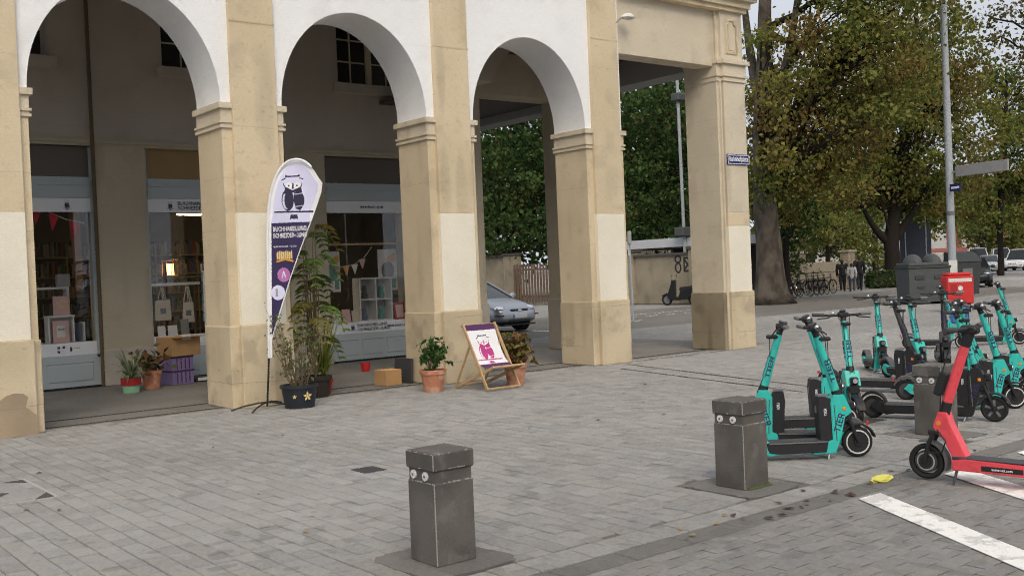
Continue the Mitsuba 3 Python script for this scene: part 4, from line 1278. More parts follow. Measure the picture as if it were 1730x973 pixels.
def scooter_kit(wb=.88, dark=False):
    k = Kit()
    fx, rx = wb / 2, -wb / 2
    body_m = 'black' if dark else 'teal'
    R = .127
    # wheels
    k.add('front_wheel', cat([mv(wheel_mesh(R, .06), (fx, 0, R))]), 'rubber', 35)
    k.add('front_wheel__rim', cat([mv(trimesh.creation.cylinder(R * .70, .042, sections=24), (fx, 0, R), rx=PI / 2), mv(trimesh.creation.cylinder(.03, .075, sections=14), (fx, 0, R), rx=PI / 2)]), 'black', 30)
    if dark:
        sp = [mv(box(-.012, .012, -.024, .024, .02, R * .7), (fx, 0, R), ry=q * 2 * PI / 5) for q in range(5)]
        k.add('front_wheel__spoke', cat(sp), 'mid_grey')
    else:
        k.add('front_wheel__rim_ring', cat([mv(torus(R * .74, .0065, 30, 6), (fx, s * .026, R), rx=PI / 2) for s in (-1, 1)]), 'lamp_white', True)
    R2 = .115
    k.add('rear_wheel', mv(wheel_mesh(R2, .06), (rx, 0, R2)), 'rubber', 35)
    k.add('rear_wheel__rim', mv(trimesh.creation.cylinder(R2 * .70, .048, sections=22), (rx, 0, R2), rx=PI / 2), 'dark_grey', 30)
    arc = [(rx + (R2 + .018) * math.cos(a), R2 + (R2 + .018) * math.sin(a)) for a in np.linspace(.35, 2.75, 12)]
    arc2 = [(rx + (R2 + .028) * math.cos(a), R2 + (R2 + .05) * math.sin(a)) for a in np.linspace(2.75, .35, 12)]
    k.add('rear_fender', ext_y(sg.Polygon(arc + arc2), -.042, .042), 'black' if dark else 'fender_grey', 40)
    k.add('tail_light', box(rx - R2 - .03, rx - R2 - .012, -.025, .025, R2 + .10, R2 + .13), 'red')
    # deck
    d = sg.Polygon([(rx + .13, .075), (rx + .10, .155), (fx - .26, .155), (fx - .28, .065), (rx + .22, .06)])
    k.add('deck', side(d, .165), 'black')
    k.add('deck__mat', box(rx + .12, fx - .30, -.075, .075, .155, .160), 'dark_grey')
    k.add('deck__trim', cat([box(rx + .13, fx - .27, s * .088 - .004, s * .088 + .004, .146, .155) for s in (-1, 1)]), 'mid_grey')
    k.add('rear_shell', side(sg.Polygon([(rx - .02, .135), (rx + .03, .19), (rx + .13, .165), (rx + .235, .062), (rx + .14, .045), (rx + .04, .08)]), .145), body_m)
    # body under the steering tube
    b = sg.Polygon([(fx - .185, .525), (fx - .118, .525), (fx - .058, .385), (fx - .118, .345), (fx - .150, .20), (fx - .20, .055), (fx - .385, .050), (fx - .285, .135), (fx - .215, .16), (fx - .225, .47)]).buffer(.008).buffer(-.004)
    k.add('body', side(b, .135), body_m)
    k.add('body__panel_line', cat([mv(box(-.003, .003, -.0735, .0735, -.15, .15), (fx - .195, 0, .30), ry=-.05)]), 'dark_grey' if not dark else 'mid_grey')
    bat = sg.Polygon([(fx - .225, .50), (fx - .325, .515), (fx - .335, .44), (fx - .32, .15), (fx - .222, .145)]).buffer(-.006).buffer(.006)
    k.add('battery', side(bat, .118), 'black')
    k.add('battery__handle', box(fx - .322, fx - .235, -.03, .03, .516, .534), 'mid_grey')
    k.add('battery__latch', box(fx - .337, fx - .333, -.02, .02, .38, .44), 'mid_grey')
    k.add('battery__lettering', side_text('TIER', .020, fx - .275, .0636, .39, 90, .0015), 'white_print')
    # fork, fender, lamp
    k.add('fork', cat([tube([[fx - .10, s * .045, .39], [fx - .05, s * .045, .26], [fx, s * .043, R]], [.018, .017, .013], 8) for s in (-1, 1)] + [rbox(fx - .13, fx - .05, -.055, .055, .30, .40, .012)]), 'black', 40)
    a_ = [(fx + (R + .016) * math.cos(a), R + (R + .016) * math.sin(a)) for a in np.linspace(.25, 2.5, 12)]
    b_ = [(fx + (R + .026) * math.cos(a), R + (R + .03) * math.sin(a)) for a in np.linspace(2.5, .25, 12)]
    k.add('front_fender', ext_y(sg.Polygon(a_ + b_), -.04, .04), 'black', 40)
    k.add('headlight', rbox(fx - .085, fx - .02, -.038, .038, .40, .47, .012), 'black')
    k.add('headlight__lens', mv(trimesh.creation.cylinder(.024, .012, sections=16), (fx - .018, 0, .435), ry=PI / 2), 'chrome', 30)
    k.add('side_reflector', cat([rbox(fx - .135, fx - .105, s * .072 - .004, s * .072 + .004, .40, .43, .003) for s in (-1, 1)]), 'amber')
    # steering tube
    top = np.array([fx - .305, 0, 1.01])
    bot = np.array([fx - .150, 0, .52])
    k.add('collar', tube([bot - [-.006, 0, .02], bot + (top - bot) * .09], .040, 14), 'black', 40)
    k.add('stem', tube([bot + (top - bot) * .085, bot + (top - bot) * .5, top], [.037, .034, .030], 14), 'teal', 40)
    ang = math.degrees(math.atan2(top[2] - bot[2], top[0] - bot[0]))
    mid = bot + (top - bot) * .42
    k.add('stem__lettering', stem_text('TIER', .046, mid, top - bot, .0352), 'navy')
    k.add('body__lettering', side_text('TIER', .05, fx - .165, .0716, .30, 72, .002), 'navy')
    hx, hz = fx - .325, 1.075
    k.add('handlebar_clamp', cat([tube([top, [hx, 0, hz]], [.026, .03], 12), rbox(hx - .04, hx + .045, -.05, .05, hz - .02, hz + .03, .012)]), 'black', 40)
    k.add('display', mv(rbox(-.035, .035, -.03, .03, 0, .022, .008), (hx - .01, 0, hz + .028), ry=-.35), 'dark_grey')
    k.add('handlebar', tube([[hx - .045, -.29, hz + .012], [hx - .01, -.12, hz], [hx, 0, hz], [hx - .01, .12, hz], [hx - .045, .29, hz + .012]], .0125, 9), 'black', 40)
    for s in (-1, 1):
        k.add('grip', tube([[hx - .026, s * .185, hz + .006], [hx - .047, s * .30, hz + .013]], .0185, 10), 'dark_grey' if s < 0 else 'mid_grey', 40)
        k.add('brake_lever', tube([[hx + .005, s * .13, hz - .008], [hx + .035, s * .16, hz - .02], [hx + .02, s * .27, hz - .03]], [.009, .007, .006], 6), 'black', 40)
    k.add('bell', mv(trimesh.creation.icosphere(2, .018), (hx - .005, -.10, hz + .022)), 'chrome', True)
    k.add('phone_holder', rbox(hx + .03, hx + .13, -.04, .04, hz - .10, hz - .068, .01), 'black')
    k.add('kickstand', cat([tube([[fx - .24, s * .035, .07], [fx - .27, s * .09, .005]], .008, 6) for s in (-1, 1)] + [tube([[fx - .27, -.09, .006], [fx - .27, .09, .006]], .007, 6)]), 'steel', 40)
    k.add('cable', cat([tube([[hx + .03, s * .06, hz - .01], [hx + .10, s * .03, hz - .10], [fx - .22, s * .02, .78], [fx - .10, s * .02, .5]], .004, 5) for s in (-1, 1)]), 'black', 40)
    return k


def stem_text(s, h, mid, axis, off):
    """lettering that runs up the steering tube, on both sides and in front"""
    axis = axis / np.linalg.norm(axis)
    out = []
    for a in (-90, 90, 0):
        nrm0 = np.array([1.0, 0, 0]) - axis * axis[0]
        nrm0 /= np.linalg.norm(nrm0)
        sd = np.cross(axis, nrm0)
        nrm = nrm0 * math.cos(math.radians(a)) + sd * math.sin(math.radians(a))
        m = meshkit.text_mesh(s, h, .003, True)
        v = m.vertices - [m.bounds[1][0] / 2, h / 2, 0]
        v[:, 1] *= .75
        ydir = np.cross(nrm, axis)
        m.vertices = mid + v[:, :1] * axis * 1.35 + v[:, 1:2] * ydir + nrm * (off + v[:, 2:3])
        out.append(m)
    return cat(out)


teal_kit = scooter_kit()
dark_kit = scooter_kit(1.14, True)
GRP = 'turquoise rental scooters on the square'


def park(kit, fw, h, lab, wb=.88, **kw):
    a = math.radians(h)
    c = (fw[0] - math.cos(a) * wb / 2, fw[1] - math.sin(a) * wb / 2, 0)
    return kit.stamp('electric_scooter', lab, 'electric scooter', c, h, GRP, **kw)


park(teal_kit, (4.35, -7.94), -38, 'turquoise scooter with white ringed front wheel, foremost beside the second bollard')
park(teal_kit, (4.07, -7.02), 128, 'turquoise electric scooter half hidden behind the second bollard, facing left')
park(teal_kit, (5.38, -7.14), -42, 'turquoise electric scooter standing just behind the foremost one and parallel to it')
park(teal_kit, (5.79, -7.0), -128, 'turquoise scooter facing the camera at the right of the group by the second bollard')
park(teal_kit, (9.95, -4.72), -132, 'turquoise electric scooter standing alone in the middle of the square')
park(dark_kit, (6.73, -7.91), -69, 'black bodied scooter with turquoise stem and long deck behind the third bollard', 1.14)
park(teal_kit, (7.67, -7.65), -44, 'turquoise electric scooter with a white wheel ring right of the black bodied scooter')
park(teal_kit, (8.35, -7.50), -48, 'turquoise scooter at the right end of the crowded row, cut by the photo edge')
park(teal_kit, (9.25, -5.75), -116, 'turquoise electric scooter directly above the third bollard with its stem leaning left')
park(dark_kit, (10.94, -5.10), -146, 'dark electric scooter seen head on between the row and the third bollard', 1.14, swap={'stem': 'black'})
park(teal_kit, (8.72, -6.85), -40, 'turquoise electric scooter in the middle of the crowded row')
park(teal_kit, (8.15, -7.15), -60, 'turquoise electric scooter squeezed between two others in the crowded row')
park(teal_kit, (15.32, -4.05), -58, 'turquoise scooter standing far behind the right end of the row')
park(teal_kit, (14.16, -3.62), -64, 'turquoise scooter farthest back, in front of the red box')
park(dark_kit, (8.35, -6.25), -72, 'low black scooter whose wheel shows left of the third bollard', 1.14, swap={'stem': 'dark_grey'})
t = thing('bag', 'blue bag hanging between the handlebars of the crowded scooter row', 'bag')
obj('body', mv(rbox(-.10, .10, -.05, .05, -.17, .02, .02), (8.53, -6.62, 1.0), rz=-.6), 'sticker_blue', t)
obj('strap', tube([[8.47, -6.60, 1.0], [8.50, -6.645, 1.085], [8.59, -6.66, 1.0]], .008, 5), 'navy', t)

# coral scooter, facing left
k = Kit()
R = .132
k.add('front_wheel', mv(wheel_mesh(R, .062), (0, 0, R)), 'rubber', 35)
k.add('front_wheel__rim', mv(trimesh.creation.cylinder(R * .62, .05, sections=22), (0, 0, R), rx=PI / 2), 'dark_grey', 30)
k.add('front_wheel__hub', mv(trimesh.creation.cylinder(.04, .085, sections=16), (0, 0, R), rx=PI / 2), 'black', 30)
k.add('front_wheel__hub_ring', cat([mv(torus(.062, .006, 20, 6), (0, s * .027, R), rx=PI / 2) for s in (-1, 1)]), 'sign_grey', True)
k.add('rear_wheel', mv(wheel_mesh(R, .062), (-1.02, 0, R)), 'rubber', 35)
k.add('rear_wheel__rim', mv(trimesh.creation.cylinder(R * .62, .05, sections=22), (-1.02, 0, R), rx=PI / 2), 'dark_grey', 30)
a_ = [((R + .014) * math.cos(a), R + (R + .014) * math.sin(a)) for a in np.linspace(1.3, 3.5, 12)]
b_ = [((R + .03) * math.cos(a), R + (R + .028) * math.sin(a)) for a in np.linspace(3.5, 1.3, 12)]
k.add('front_fender', ext_y(sg.Polygon(a_ + b_), -.042, .042), 'fender_grey', 40)
k.add('fork', cat([tube([[-.075, s * .048, .36], [-.03, s * .05, .26], [0, s * .048, R]], [.015, .015, .013], 8) for s in (-1, 1)] + [rbox(-.12, -.03, -.055, .055, .335, .375, .01)]), 'black', 40)
nk = sg.Polygon([(-.115, .505), (-.165, .50), (-.185, .43), (-.30, .185), (-.36, .105), (-.20, .105), (-.215, .17), (-.15, .31), (-.095, .36), (-.075, .40)]).buffer(.01).buffer(-.006)
k.add('neck', side(nk, .10), 'coral')
k.add('neck__reflector', cat([mv(trimesh.creation.cylinder(.018, .006, sections=14), (-.115, s * .056, .425), rx=PI / 2) for s in (-1, 1)]), 'amber', 30)
k.add('collar', tube([[-.138, 0, .485], [-.165, 0, .585]], .037, 14), 'black', 40)
k.add('stem', tube([[-.163, 0, .578], [-.235, 0, .79], [-.305, 0, .995]], [.037, .036, .033], 16), 'coral', 40)
k.add('battery', mv(rbox(-.03, .03, -.045, .045, -.09, .09, .012), (-.128, 0, .71), ry=-.33), 'black')
k.add('head', cat([tube([[-.302, 0, .985], [-.335, 0, 1.085]], [.036, .04], 12), rbox(-.40, -.28, -.045, .045, 1.07, 1.135, .015)]), 'black', 40)
k.add('handlebar', tube([[-.30, -.31, 1.115], [-.335, -.10, 1.11], [-.335, .10, 1.11], [-.30, .31, 1.115]], .014, 9), 'black', 40)
for s in (-1, 1):
    k.add('grip', tube([[-.318, s * .2, 1.113], [-.295, s * .33, 1.117]], .02, 10), 'dark_grey', 40)
    k.add('brake_lever', tube([[-.325, s * .13, 1.10], [-.27, s * .16, 1.09], [-.265, s * .27, 1.085]], [.008, .007, .006], 6), 'black', 40)
dk = sg.Polygon([(-.22, .10), (-.21, .165), (-.30, .185), (-.92, .175), (-1.0, .21), (-1.06, .275), (-1.10, .265), (-1.0, .15), (-.93, .095)])
k.add('deck', side(dk, .17), 'coral')
k.add('deck__mat', box(-.90, -.28, -.08, .08, .184, .19), 'dark_grey')
for s in (-1, 1):
    k.add('deck__label', box(-.70, -.42, s * .0895 - .002, s * .0895 + .002, .115, .150), 'black')
k.add('deck__lettering', side_text('www.voi.com', .016, -.56, .0905, .1325, 0, .0015), 'white_print')
k.add('battery_hatch', rbox(-.36, -.20, -.06, .06, .168, .196, .008), 'dark_grey')
k.add('kickstand', tube([[-.245, .06, .12], [-.235, .12, .004]], [.011, .009], 7), 'dark_grey', 40)
k.add('cable', cat([tube([[-.33, .02, 1.09], [-.22, .035, 1.02], [-.15, .04, .80], [-.12, .04, .5]], .005, 5), tube([[-.10, .05, .38], [-.17, .075, .30], [-.14, .07, .22], [-.04, .065, .2]], .006, 6)]), 'black', 40)
hd = 97
k.stamp('electric_scooter', 'coral red electric scooter with a black handlebar standing on the road at the right edge', 'electric scooter', (3.89, -8.83, .004), hd)

# ================================================================== BEHIND AND BEYOND THE ARCADE
def ray(px, py):
    """direction of a point of the photograph (1730 x 973), used only to lay the street out in metres"""
    return _f + _rt_roll * (px - 865) / 1758.4 + _up * (486.5 - py) / 1758.4


def at(px, py, d):
    return CAM + ray(px, py) * d


# ------------------------------------------------------------------ yard wall, gate
t = thing('yard_wall', 'beige rendered yard wall with a stone coping and square posts behind the arcade', 'wall')
obj('panel', cat([box(30.2, 30.45, 16.6, 20.2, 0, 2.1), box(30.25, 30.45, 20.7, 24.4, 0, 2.15), box(30.2, 30.45, 29.4, 42, 0, 2.45)]), 'yardwall', t)
for y in (20.2, 24.4, 28.7, 16.4):
    obj('post', rbox(30.05, 30.55, y, y + (.5 if y < 24 else .9), 0, 2.5 if y > 24 else 2.3, .02), 'yardwall', t)
    obj('post_cap', rbox(29.98, 30.62, y - .06, y + (.56 if y < 24 else .96), 2.5 if y > 24 else 2.3, 2.62 if y > 24 else 2.42, .02), 'roof_dark', t)
obj('coping', cat([box(30.1, 30.55, 16.9, 20.2, 2.10, 2.2), box(30.1, 30.55, 29.6, 42, 2.45, 2.58)]), 'roof_dark', t)
gr = []
def stroke(pts, w=.035):
    l = sg.LineString(pts).buffer(w, cap_style=1)
    m = ext(l, .012)
    v = m.vertices
    m.vertices = np.stack([30.2 - v[:, 2], v[:, 0] - .35, v[:, 1]], 1)
    return m
e8 = lambda cy, cz, a, b: ellipse(cy, cz, a, b, n=18)
obj('graffiti', cat([stroke(e8(17.95, 1.92, .16, .14)), stroke(e8(17.95, 1.55, .15, .2)), stroke([(17.6, 1.95), (17.6, 1.4), (17.2, 1.4), (17.2, 1.95), (17.6, 1.95)]), stroke([(17.6, 1.9), (17.2, 1.45)]), stroke([(17.2, 1.9), (17.6, 1.45)]),
                        stroke([(17.05, 2.0), (17.1, 1.5), (16.9, 1.4), (16.85, 2.05)])]), 'black', t)
t = thing('yard_gate', 'brown wooden slat gate between two wall posts behind the silver car', 'gate')
for k in range(15):
    y = 25.32 + k * .228
    obj('slat', rbox(29.95, 30.0, y, y + .13, .08, 2.0 + .03 * (k % 2), .008), 'gatewood', t)
for z in (.35, 1.7):
    obj('rail', box(30.0, 30.05, 25.3, 28.7, z, z + .1), 'gatewood', t)
t = thing('garden_house', 'ochre garden house wall rising behind the wooden gate', 'house')
obj('wall', box(34, 38, 25.2, 29.6, 0, 2.9), 'plinth', t)
obj('roof', box(33.8, 38.2, 25.0, 29.8, 2.9, 3.0), 'roof_dark', t)
t = thing('carport', 'flat white roofed shelter behind the yard wall', 'shelter')
obj('roof', box(31.0, 34.5, 15.8, 21.8, 2.47, 2.86), 'roof_white', t)
obj('soffit', box(31.1, 34.4, 16.0, 21.6, 2.40, 2.47), 'roof_dark', t)
for y in (16.2, 18.8, 21.4):
    obj('post', box(31.2, 31.32, y, y + .12, 0, 2.4), 'dark_grey', t)
obj('back_wall', box(34.3, 34.4, 16, 21.6, 0, 2.4), 'roof_dark', t)
t = thing('railing', 'dark iron railing leaning beside the sign post', 'railing')
for k in range(7):
    obj('bar', box(30.0, 30.04, 20.75 + k * .16, 20.79 + k * .16, .1, 1.9), 'black', t)
obj('rail', cat([box(29.99, 30.05, 20.7, 21.9, 1.8, 1.84), box(29.99, 30.05, 20.7, 21.9, .2, .24)]), 'black', t)
# far street wall with posts, along the pavement
t = thing('street_wall', 'pale beige garden wall with square pillars along the far pavement', 'wall')
obj('panel', box(31, 47.5, 20.0, 20.25, 0, 1.5), 'yardwall', t)
for k in range(4):
    obj('pillar', rbox(33 + k * 4.4, 33.6 + k * 4.4, 19.85, 20.4, 0, 2.0, .02), 'yardwall', t)
    obj('pillar_cap', box(32.92 + k * 4.4, 33.68 + k * 4.4, 19.78, 20.47, 2.0, 2.1), 'house_cream', t)
struct('far_path', sheet(46, 140, 10, 19.8, -.02), 'kerb')

# ------------------------------------------------------------------ cars
def car_kit(van=False):
    k = Kit()
    st = [(-2.08, .42, .80, .60), (-1.98, .30, .94, .76), (-1.5, .21, 1.0, .845), (-.6, .19, .98, .86), (.4, .19, .965, .86), (1.0, .2, .955, .855), (1.45, .22, .885, .84), (1.8, .24, .79, .79), (1.99, .27, .69, .70), (2.08, .33, .60, .58)]
    n = 28
    V = []
    for x, zb, zt, w in st:
        a = np.linspace(0, 2 * PI, n, endpoint=False)
        c, s = np.cos(a), np.sin(a)
        y = w * np.sign(c) * np.abs(c) ** .38
        z = (zb + zt) / 2 + (zt - zb) / 2 * np.sign(s) * np.abs(s) ** .55
        V.append(np.stack([np.full(n, x), y, z], 1))
    V = np.vstack(V)
    F = []
    for i in range(len(st) - 1):
        for j in range(n):
            p0, p1 = i * n + j, i * n + (j + 1) % n
            F += [[p0, p1, p1 + n], [p0, p1 + n, p0 + n]]
    c0 = len(V)
    V = np.vstack([V, [[-2.09, 0, .61], [2.1, 0, .47]]])
    for j in range(n):
        F += [[c0, (j + 1) % n, j], [c0 + 1, (len(st) - 1) * n + j, (len(st) - 1) * n + (j + 1) % n]]
    m = trimesh.Trimesh(V, F, process=False)
    trimesh.repair.fix_normals(m)
    k.add('body', m, 'carpaint', 40)
    h = 1.86 if van else 1.46
    rb, rf = (-1.85, .35) if van else (-1.25, .10)
    cab = [[x, s * w, z] for s in (-1, 1) for x, w, z in ((-1.9, .74, .93), (1.08, .76, .93), (rb - .05, .60, h - .06), (rf + .07, .58, h - .07), (rb + .1, .50, h), (rf - .15, .48, h))]
    k.add('cabin_glass', hull(cab), 'car_glass', 25)
    roof = [[x, s * w, z] for s in (-1, 1) for x, w, z in ((rb - .07, .615, h - .09), (rf + .06, .60, h - .085), (rb + .1, .51, h + .012), (rf - .15, .49, h + .012))]
    k.add('roof', hull(roof), 'carpaint', 35)
    pil = []
    for s in (-1, 1):
        pil += [tube([[1.10, s * .765, .93], [rf + .06, s * .60, h - .05]], .035, 6), tube([[-.35, s * .78, .93], [-.40, s * .625, h - .06]], .04, 6), tube([[-1.88, s * .75, .93], [rb, s * .62, h - .05]], .07, 6)]
    for m_ in pil:
        k.add('pillar', m_, 'carpaint', 40)
    for s in (-1, 1):
        k.add('headlight', mv(trimesh.creation.icosphere(2, 1), (1.84, s * .56, .665), s=(.17, .20, .085), rz=-s * .55), 'chrome', True)
        k.add('mirror', mv(trimesh.creation.icosphere(2, 1), (.86, s * .93, 1.0), s=(.08, .12, .075)), 'carpaint', True)
        k.add('fog_intake', rbox(1.93, 2.045, s * .50 - .11, s * .50 + .11, .34, .42, .02), 'black')
        for x in (1.28, -1.30):
            w = mv(lathe([(.2, -.09), (.30, -.095), (.315, -.06), (.315, .06), (.30, .095), (.2, .09)], 24), (x, s * .76, .315), rx=PI / 2)
            k.add('wheel', w, 'rubber', 30)
            k.add('wheel__hubcap', mv(trimesh.creation.cylinder(.2, .17, sections=20), (x, s * .765, .315), rx=PI / 2), 'mid_grey', 30)
            k.add('wheel_arch', mv(trimesh.creation.cylinder(.355, .06, sections=24), (x, s * .835, .33), rx=PI / 2), 'black', 30)
    k.add('grille', rbox(1.95, 2.085, -.34, .34, .575, .655, .02), 'black')
    k.add('grille__badge', mv(trimesh.creation.icosphere(2, 1), (2.088, 0, .615), s=(.01, .075, .03)), 'chrome', True)
    k.add('lower_intake', rbox(1.98, 2.10, -.42, .42, .29, .375, .02), 'black')
    k.add('bumper_strip', cat([rbox(1.86, 2.075, s * .30 + (.0 if s < 0 else 0), s * .76, .47, .505, .01) for s in (-1, 1)]), 'black')
    k.add('bumper_lip', rbox(1.8, 2.09, -.62, .62, .20, .245, .02), 'black')
    k.add('plate', rbox(2.09, 2.112, -.26, .26, .405, .515, .004), 'paper')
    k.add('plate__band', box(2.1105, 2.1135, -.26, -.225, .41, .51), 'sticker_blue')
    k.add('wiper', tube([[1.05, -.3, .975], [.72, .1, 1.14]], .008, 5), 'black')
    return k


ck = car_kit()
h = -84
c = np.array([14.86, 9.55]) - 2.05 * np.array([math.cos(math.radians(h)), math.sin(math.radians(h))])
ck.stamp('parked_car', 'silver hatchback car seen through the third arch with its nose towards the square', 'car', (c[0], c[1], -.02), h)
vk = car_kit(True)
WH = {q: 'car_white' for q in ('body', 'roof', 'pillar', 'mirror')}
for (px, py, d, hd_, kit, lab, sw_, s) in ((1652, 452, 98, -150, vk, 'white van parked at the left of the far car row', WH, 1.15), (1692, 449, 104, -150, vk, 'white van standing behind a thin tree in the far car row', WH, 1.1),
                                       (1672, 462, 82, -160, ck, 'pale car parked in front of the two white vans', WH, 1.0), (1722, 456, 92, -170, vk, 'white van with a green flank at the right edge of the photo', {**WH, 'body': 'car_white'}, 1.0),
                                       (1642, 478, 52, -150, ck, 'dark car half hidden behind the red box', {q: 'car_dark' for q in ('body', 'roof', 'pillar', 'mirror')}, 1.0)):
    q = at(px, py, d)
    kit.stamp('parked_car', lab, 'car', (q[0], q[1], -.02), hd_, 'cars parked along the far street', s=s, swap=sw_)

# ------------------------------------------------------------------ moped by the wall
k = Kit()
for x in (.58, -.58):
    k.add('wheel', mv(wheel_mesh(.23, .10), (x, 0, .23)), 'rubber', 35)
    k.add('wheel__rim', mv(trimesh.creation.cylinder(.14, .08, sections=18), (x, 0, .23), rx=PI / 2), 'mid_grey', 30)
k.add('leg_shield', side(sg.Polygon([(.50, .42), (.30, .95), (.22, .95), (.25, .35), (.05, .28), (.05, .22), (.35, .24), (.48, .34)]).buffer(.02), .34), 'moped_black')
k.add('front_fender', side(sg.Polygon([(.80, .42), (.58, .52), (.38, .45), (.42, .38), (.6, .45), (.76, .36)]), .13), 'moped_black')
k.add('tail_body', side(sg.Polygon([(.05, .22), (.02, .33), (-.08, .62), (-.75, .70), (-.80, .60), (-.55, .42), (-.3, .25)]).buffer(.02), .30), 'moped_black')
k.add('seat', side(sg.Polygon([(-.02, .64), (-.05, .74), (-.4, .76), (-.72, .82), (-.75, .74)]).buffer(.02), .26), 'black')
k.add('handlebar', cat([tube([[.24, -.32, 1.0], [.28, 0, 1.03], [.24, .32, 1.0]], .018, 8), rbox(.2, .36, -.12, .12, .92, 1.06, .03)]), 'black', 40)
k.add('headlight', mv(trimesh.creation.icosphere(2, 1), (.36, 0, .99), s=(.04, .08, .06)), 'chrome', True)
for s in (-1, 1):
    k.add('mirror', cat([tube([[.26, s * .25, 1.02], [.24, s * .3, 1.2]], .007, 5), mv(trimesh.creation.icosphere(1, 1), (.24, s * .3, 1.24), s=(.015, .06, .04))]), 'black')
k.add('exhaust', tube([[-.1, -.17, .25], [-.75, -.19, .38]], [.03, .05], 10), 'steel', 40)
k.add('tail_light', box(-.84, -.80, -.07, .07, .60, .66), 'red')
q = at(1150, 512, 45)
k.stamp('moped', 'black motor scooter parked against the graffitied yard wall', 'motor scooter', (29.6, 17.0, -.02), 115)

# ------------------------------------------------------------------ sign post, poles
q = at(1070, 542, 32)
t = thing('sign_post', 'thin grey post with a box shaped sign and small white plate behind the fourth pillar', 'sign post')
top = at(1062, 392, 32)
obj('pole', tube([[q[0], q[1], -.02], [top[0], top[1], top[2]]], .035, 8), 'galv', t, 40)
b = at(1063, 402, 32)
obj('sign_box', mv(rbox(-.05, .05, -.20, .20, -.20, .20, .01), (b[0] - .06, b[1] - .06, b[2]), rz=-.7), 'sign_grey', t)
b = at(1062, 423, 32)
obj('sign_plate', mv(box(-.012, .012, -.13, .13, -.16, .16), (b[0] - .06, b[1] - .06, b[2]), rz=-.7), 'paper', t)
t = thing('lamp_pole', 'slender pale pole seen through the portal left of the corner pier', 'pole')
obj('pole', tube([[30.9, 17.8, -.02], [30.85, 17.85, 10.5]], .07, 10), 'galv', t, 40)
obj('lamp_box', rbox(30.6, 31.1, 17.6, 18.05, 8.75, 9.1, .05), 'bin_grey', t)
obj('cabinet', rbox(30.55, 31.15, 17.55, 18.1, 2.9, 3.3, .04), 'bin_grey', t)

# lamp on the fourth pillar, street name sign
t = thing('wall_lamp', 'white wall lamp on a short arm at the top of the fourth pillar', 'lamp')
obj('arm', tube([[9.60, .02, 5.88], [9.66, -.06, 5.97], [9.78, -.10, 6.0]], .016, 8), 'sign_grey', t, 40)
obj('shade', mv(lathe([(0, .11), (.12, .10), (.2, .05), (.22, 0), (.19, -.015), (.0, -.01)], 24), (9.80, -.10, 5.98), s=(.62, .5, .7)), 'lamp_white', t, 40)
obj('lens', mv(trimesh.creation.icosphere(2, 1), (9.82, -.10, 5.968), s=(.06, .05, .03)), 'lamp_white', t, True)
t = thing('street_sign', 'dark blue enamel street name sign on the corner pier', 'street sign')
obj('plate', rbox(12.40, 13.06, -.028, -.006, 3.53, 3.73, .004), 'sign_blue', t)
obj('border', ext_y(sg.box(12.415, 3.545, 13.045, 3.715).difference(sg.box(12.425, 3.555, 13.035, 3.705)), -.031, -.028), 'white_print', t)
m = meshkit.text_mesh('Bahnhofplatz', .085, .003, True)
v = m.vertices * [.56 / m.bounds[1][0], 1, 1]
m.vertices = np.stack([12.45 + v[:, 0], -.0285 - v[:, 2], 3.60 + v[:, 1]], 1)
obj('lettering', m, 'white_print', t)

# ------------------------------------------------------------------ right hand side: mast, containers, red box
t = thing('street_mast', 'tall pale grey steel mast with a sign arm and stickers at its foot', 'lamp post')
b0 = at(1611, 505, 39)
obj('pole', tube([[b0[0], b0[1], -.02], [b0[0], b0[1], 3], [b0[0], b0[1], 15]], [.15, .14, .105], 16), 'galv', t, 40)
a0, a1 = at(1615, 290, 38.6), at(1704, 286, 36.5)
d = a1 - a0
L_ = np.linalg.norm(d[:2])
ang = math.atan2(d[1], d[0])
obj('sign_panel', mv(rbox(0, L_, -.03, .03, -.2, .2, .01), (a0[0], a0[1], a0[2]), rz=ang), 'sign_grey', t)
obj('arm', mv(box(-.2, L_ * .9, .03, .07, -.03, .03), (a0[0], a0[1], a0[2]), rz=ang), 'galv', t)
a2 = at(1605, 318, 38.7)
obj('street_plate', mv(rbox(0, .5, -.015, .015, -.14, .14, .004), (a2[0], a2[1], a2[2]), rz=ang), 'sign_blue', t)
obj('street_plate_print', mv(box(.06, .44, -.018, -.015, -.04, .04), (a2[0], a2[1], a2[2]), rz=ang), 'white_print', t)
a3 = at(1610, 460, 38.8)
obj('sticker', mv(box(-.15, .15, -.17, -.16, -.5, .45), (b0[0], b0[1], a3[2]), rz=-.95), 'paper', t)
obj('band', tube([[b0[0], b0[1], 3.1], [b0[0], b0[1], 3.25]], .152, 16), 'mid_grey', t, 40)
q = at(1560, 512, 36)
t = thing('recycling_container', 'large grey recycling container with two rounded lids', 'recycling container')
ang = math.radians(38.5 - 90 + 0)
R_ = lambda m: mv(m, (q[0], q[1], -.02), rz=-.62, s=(.84, .9, 1.0))
obj('body', R_(hull([[x, y, z] for x, w in ((-.82, 0), (.82, 0)) for y in (-.55, .55) for z in (.08,)] + [[s * .86, y, 1.22] for s in (-1, 1) for y in (-.62, .62)])), 'bin_grey', t)
obj('rim', R_(rbox(-.9, .9, -.66, .66, 1.22, 1.30, .02)), 'bin_dark', t)
obj('hood', R_(rbox(-.84, .84, -.6, .6, 1.30, 1.42, .03)), 'bin_grey', t)
for s in (-1, 1):
    obj('lid', R_(mv(trimesh.creation.icosphere(3, 1), (s * .40, 0, 1.38), s=(.35, .5, .34))), 'bin_grey', t, True)
    obj('opening', R_(box(s * .4 - .2, s * .4 + .2, -.64, -.6, .86, .98)), 'bin_dark', t)
obj('foot', R_(cat([box(-.75, -.55, -.5, .5, 0, .08), box(.55, .75, -.5, .5, 0, .08)])), 'black', t)
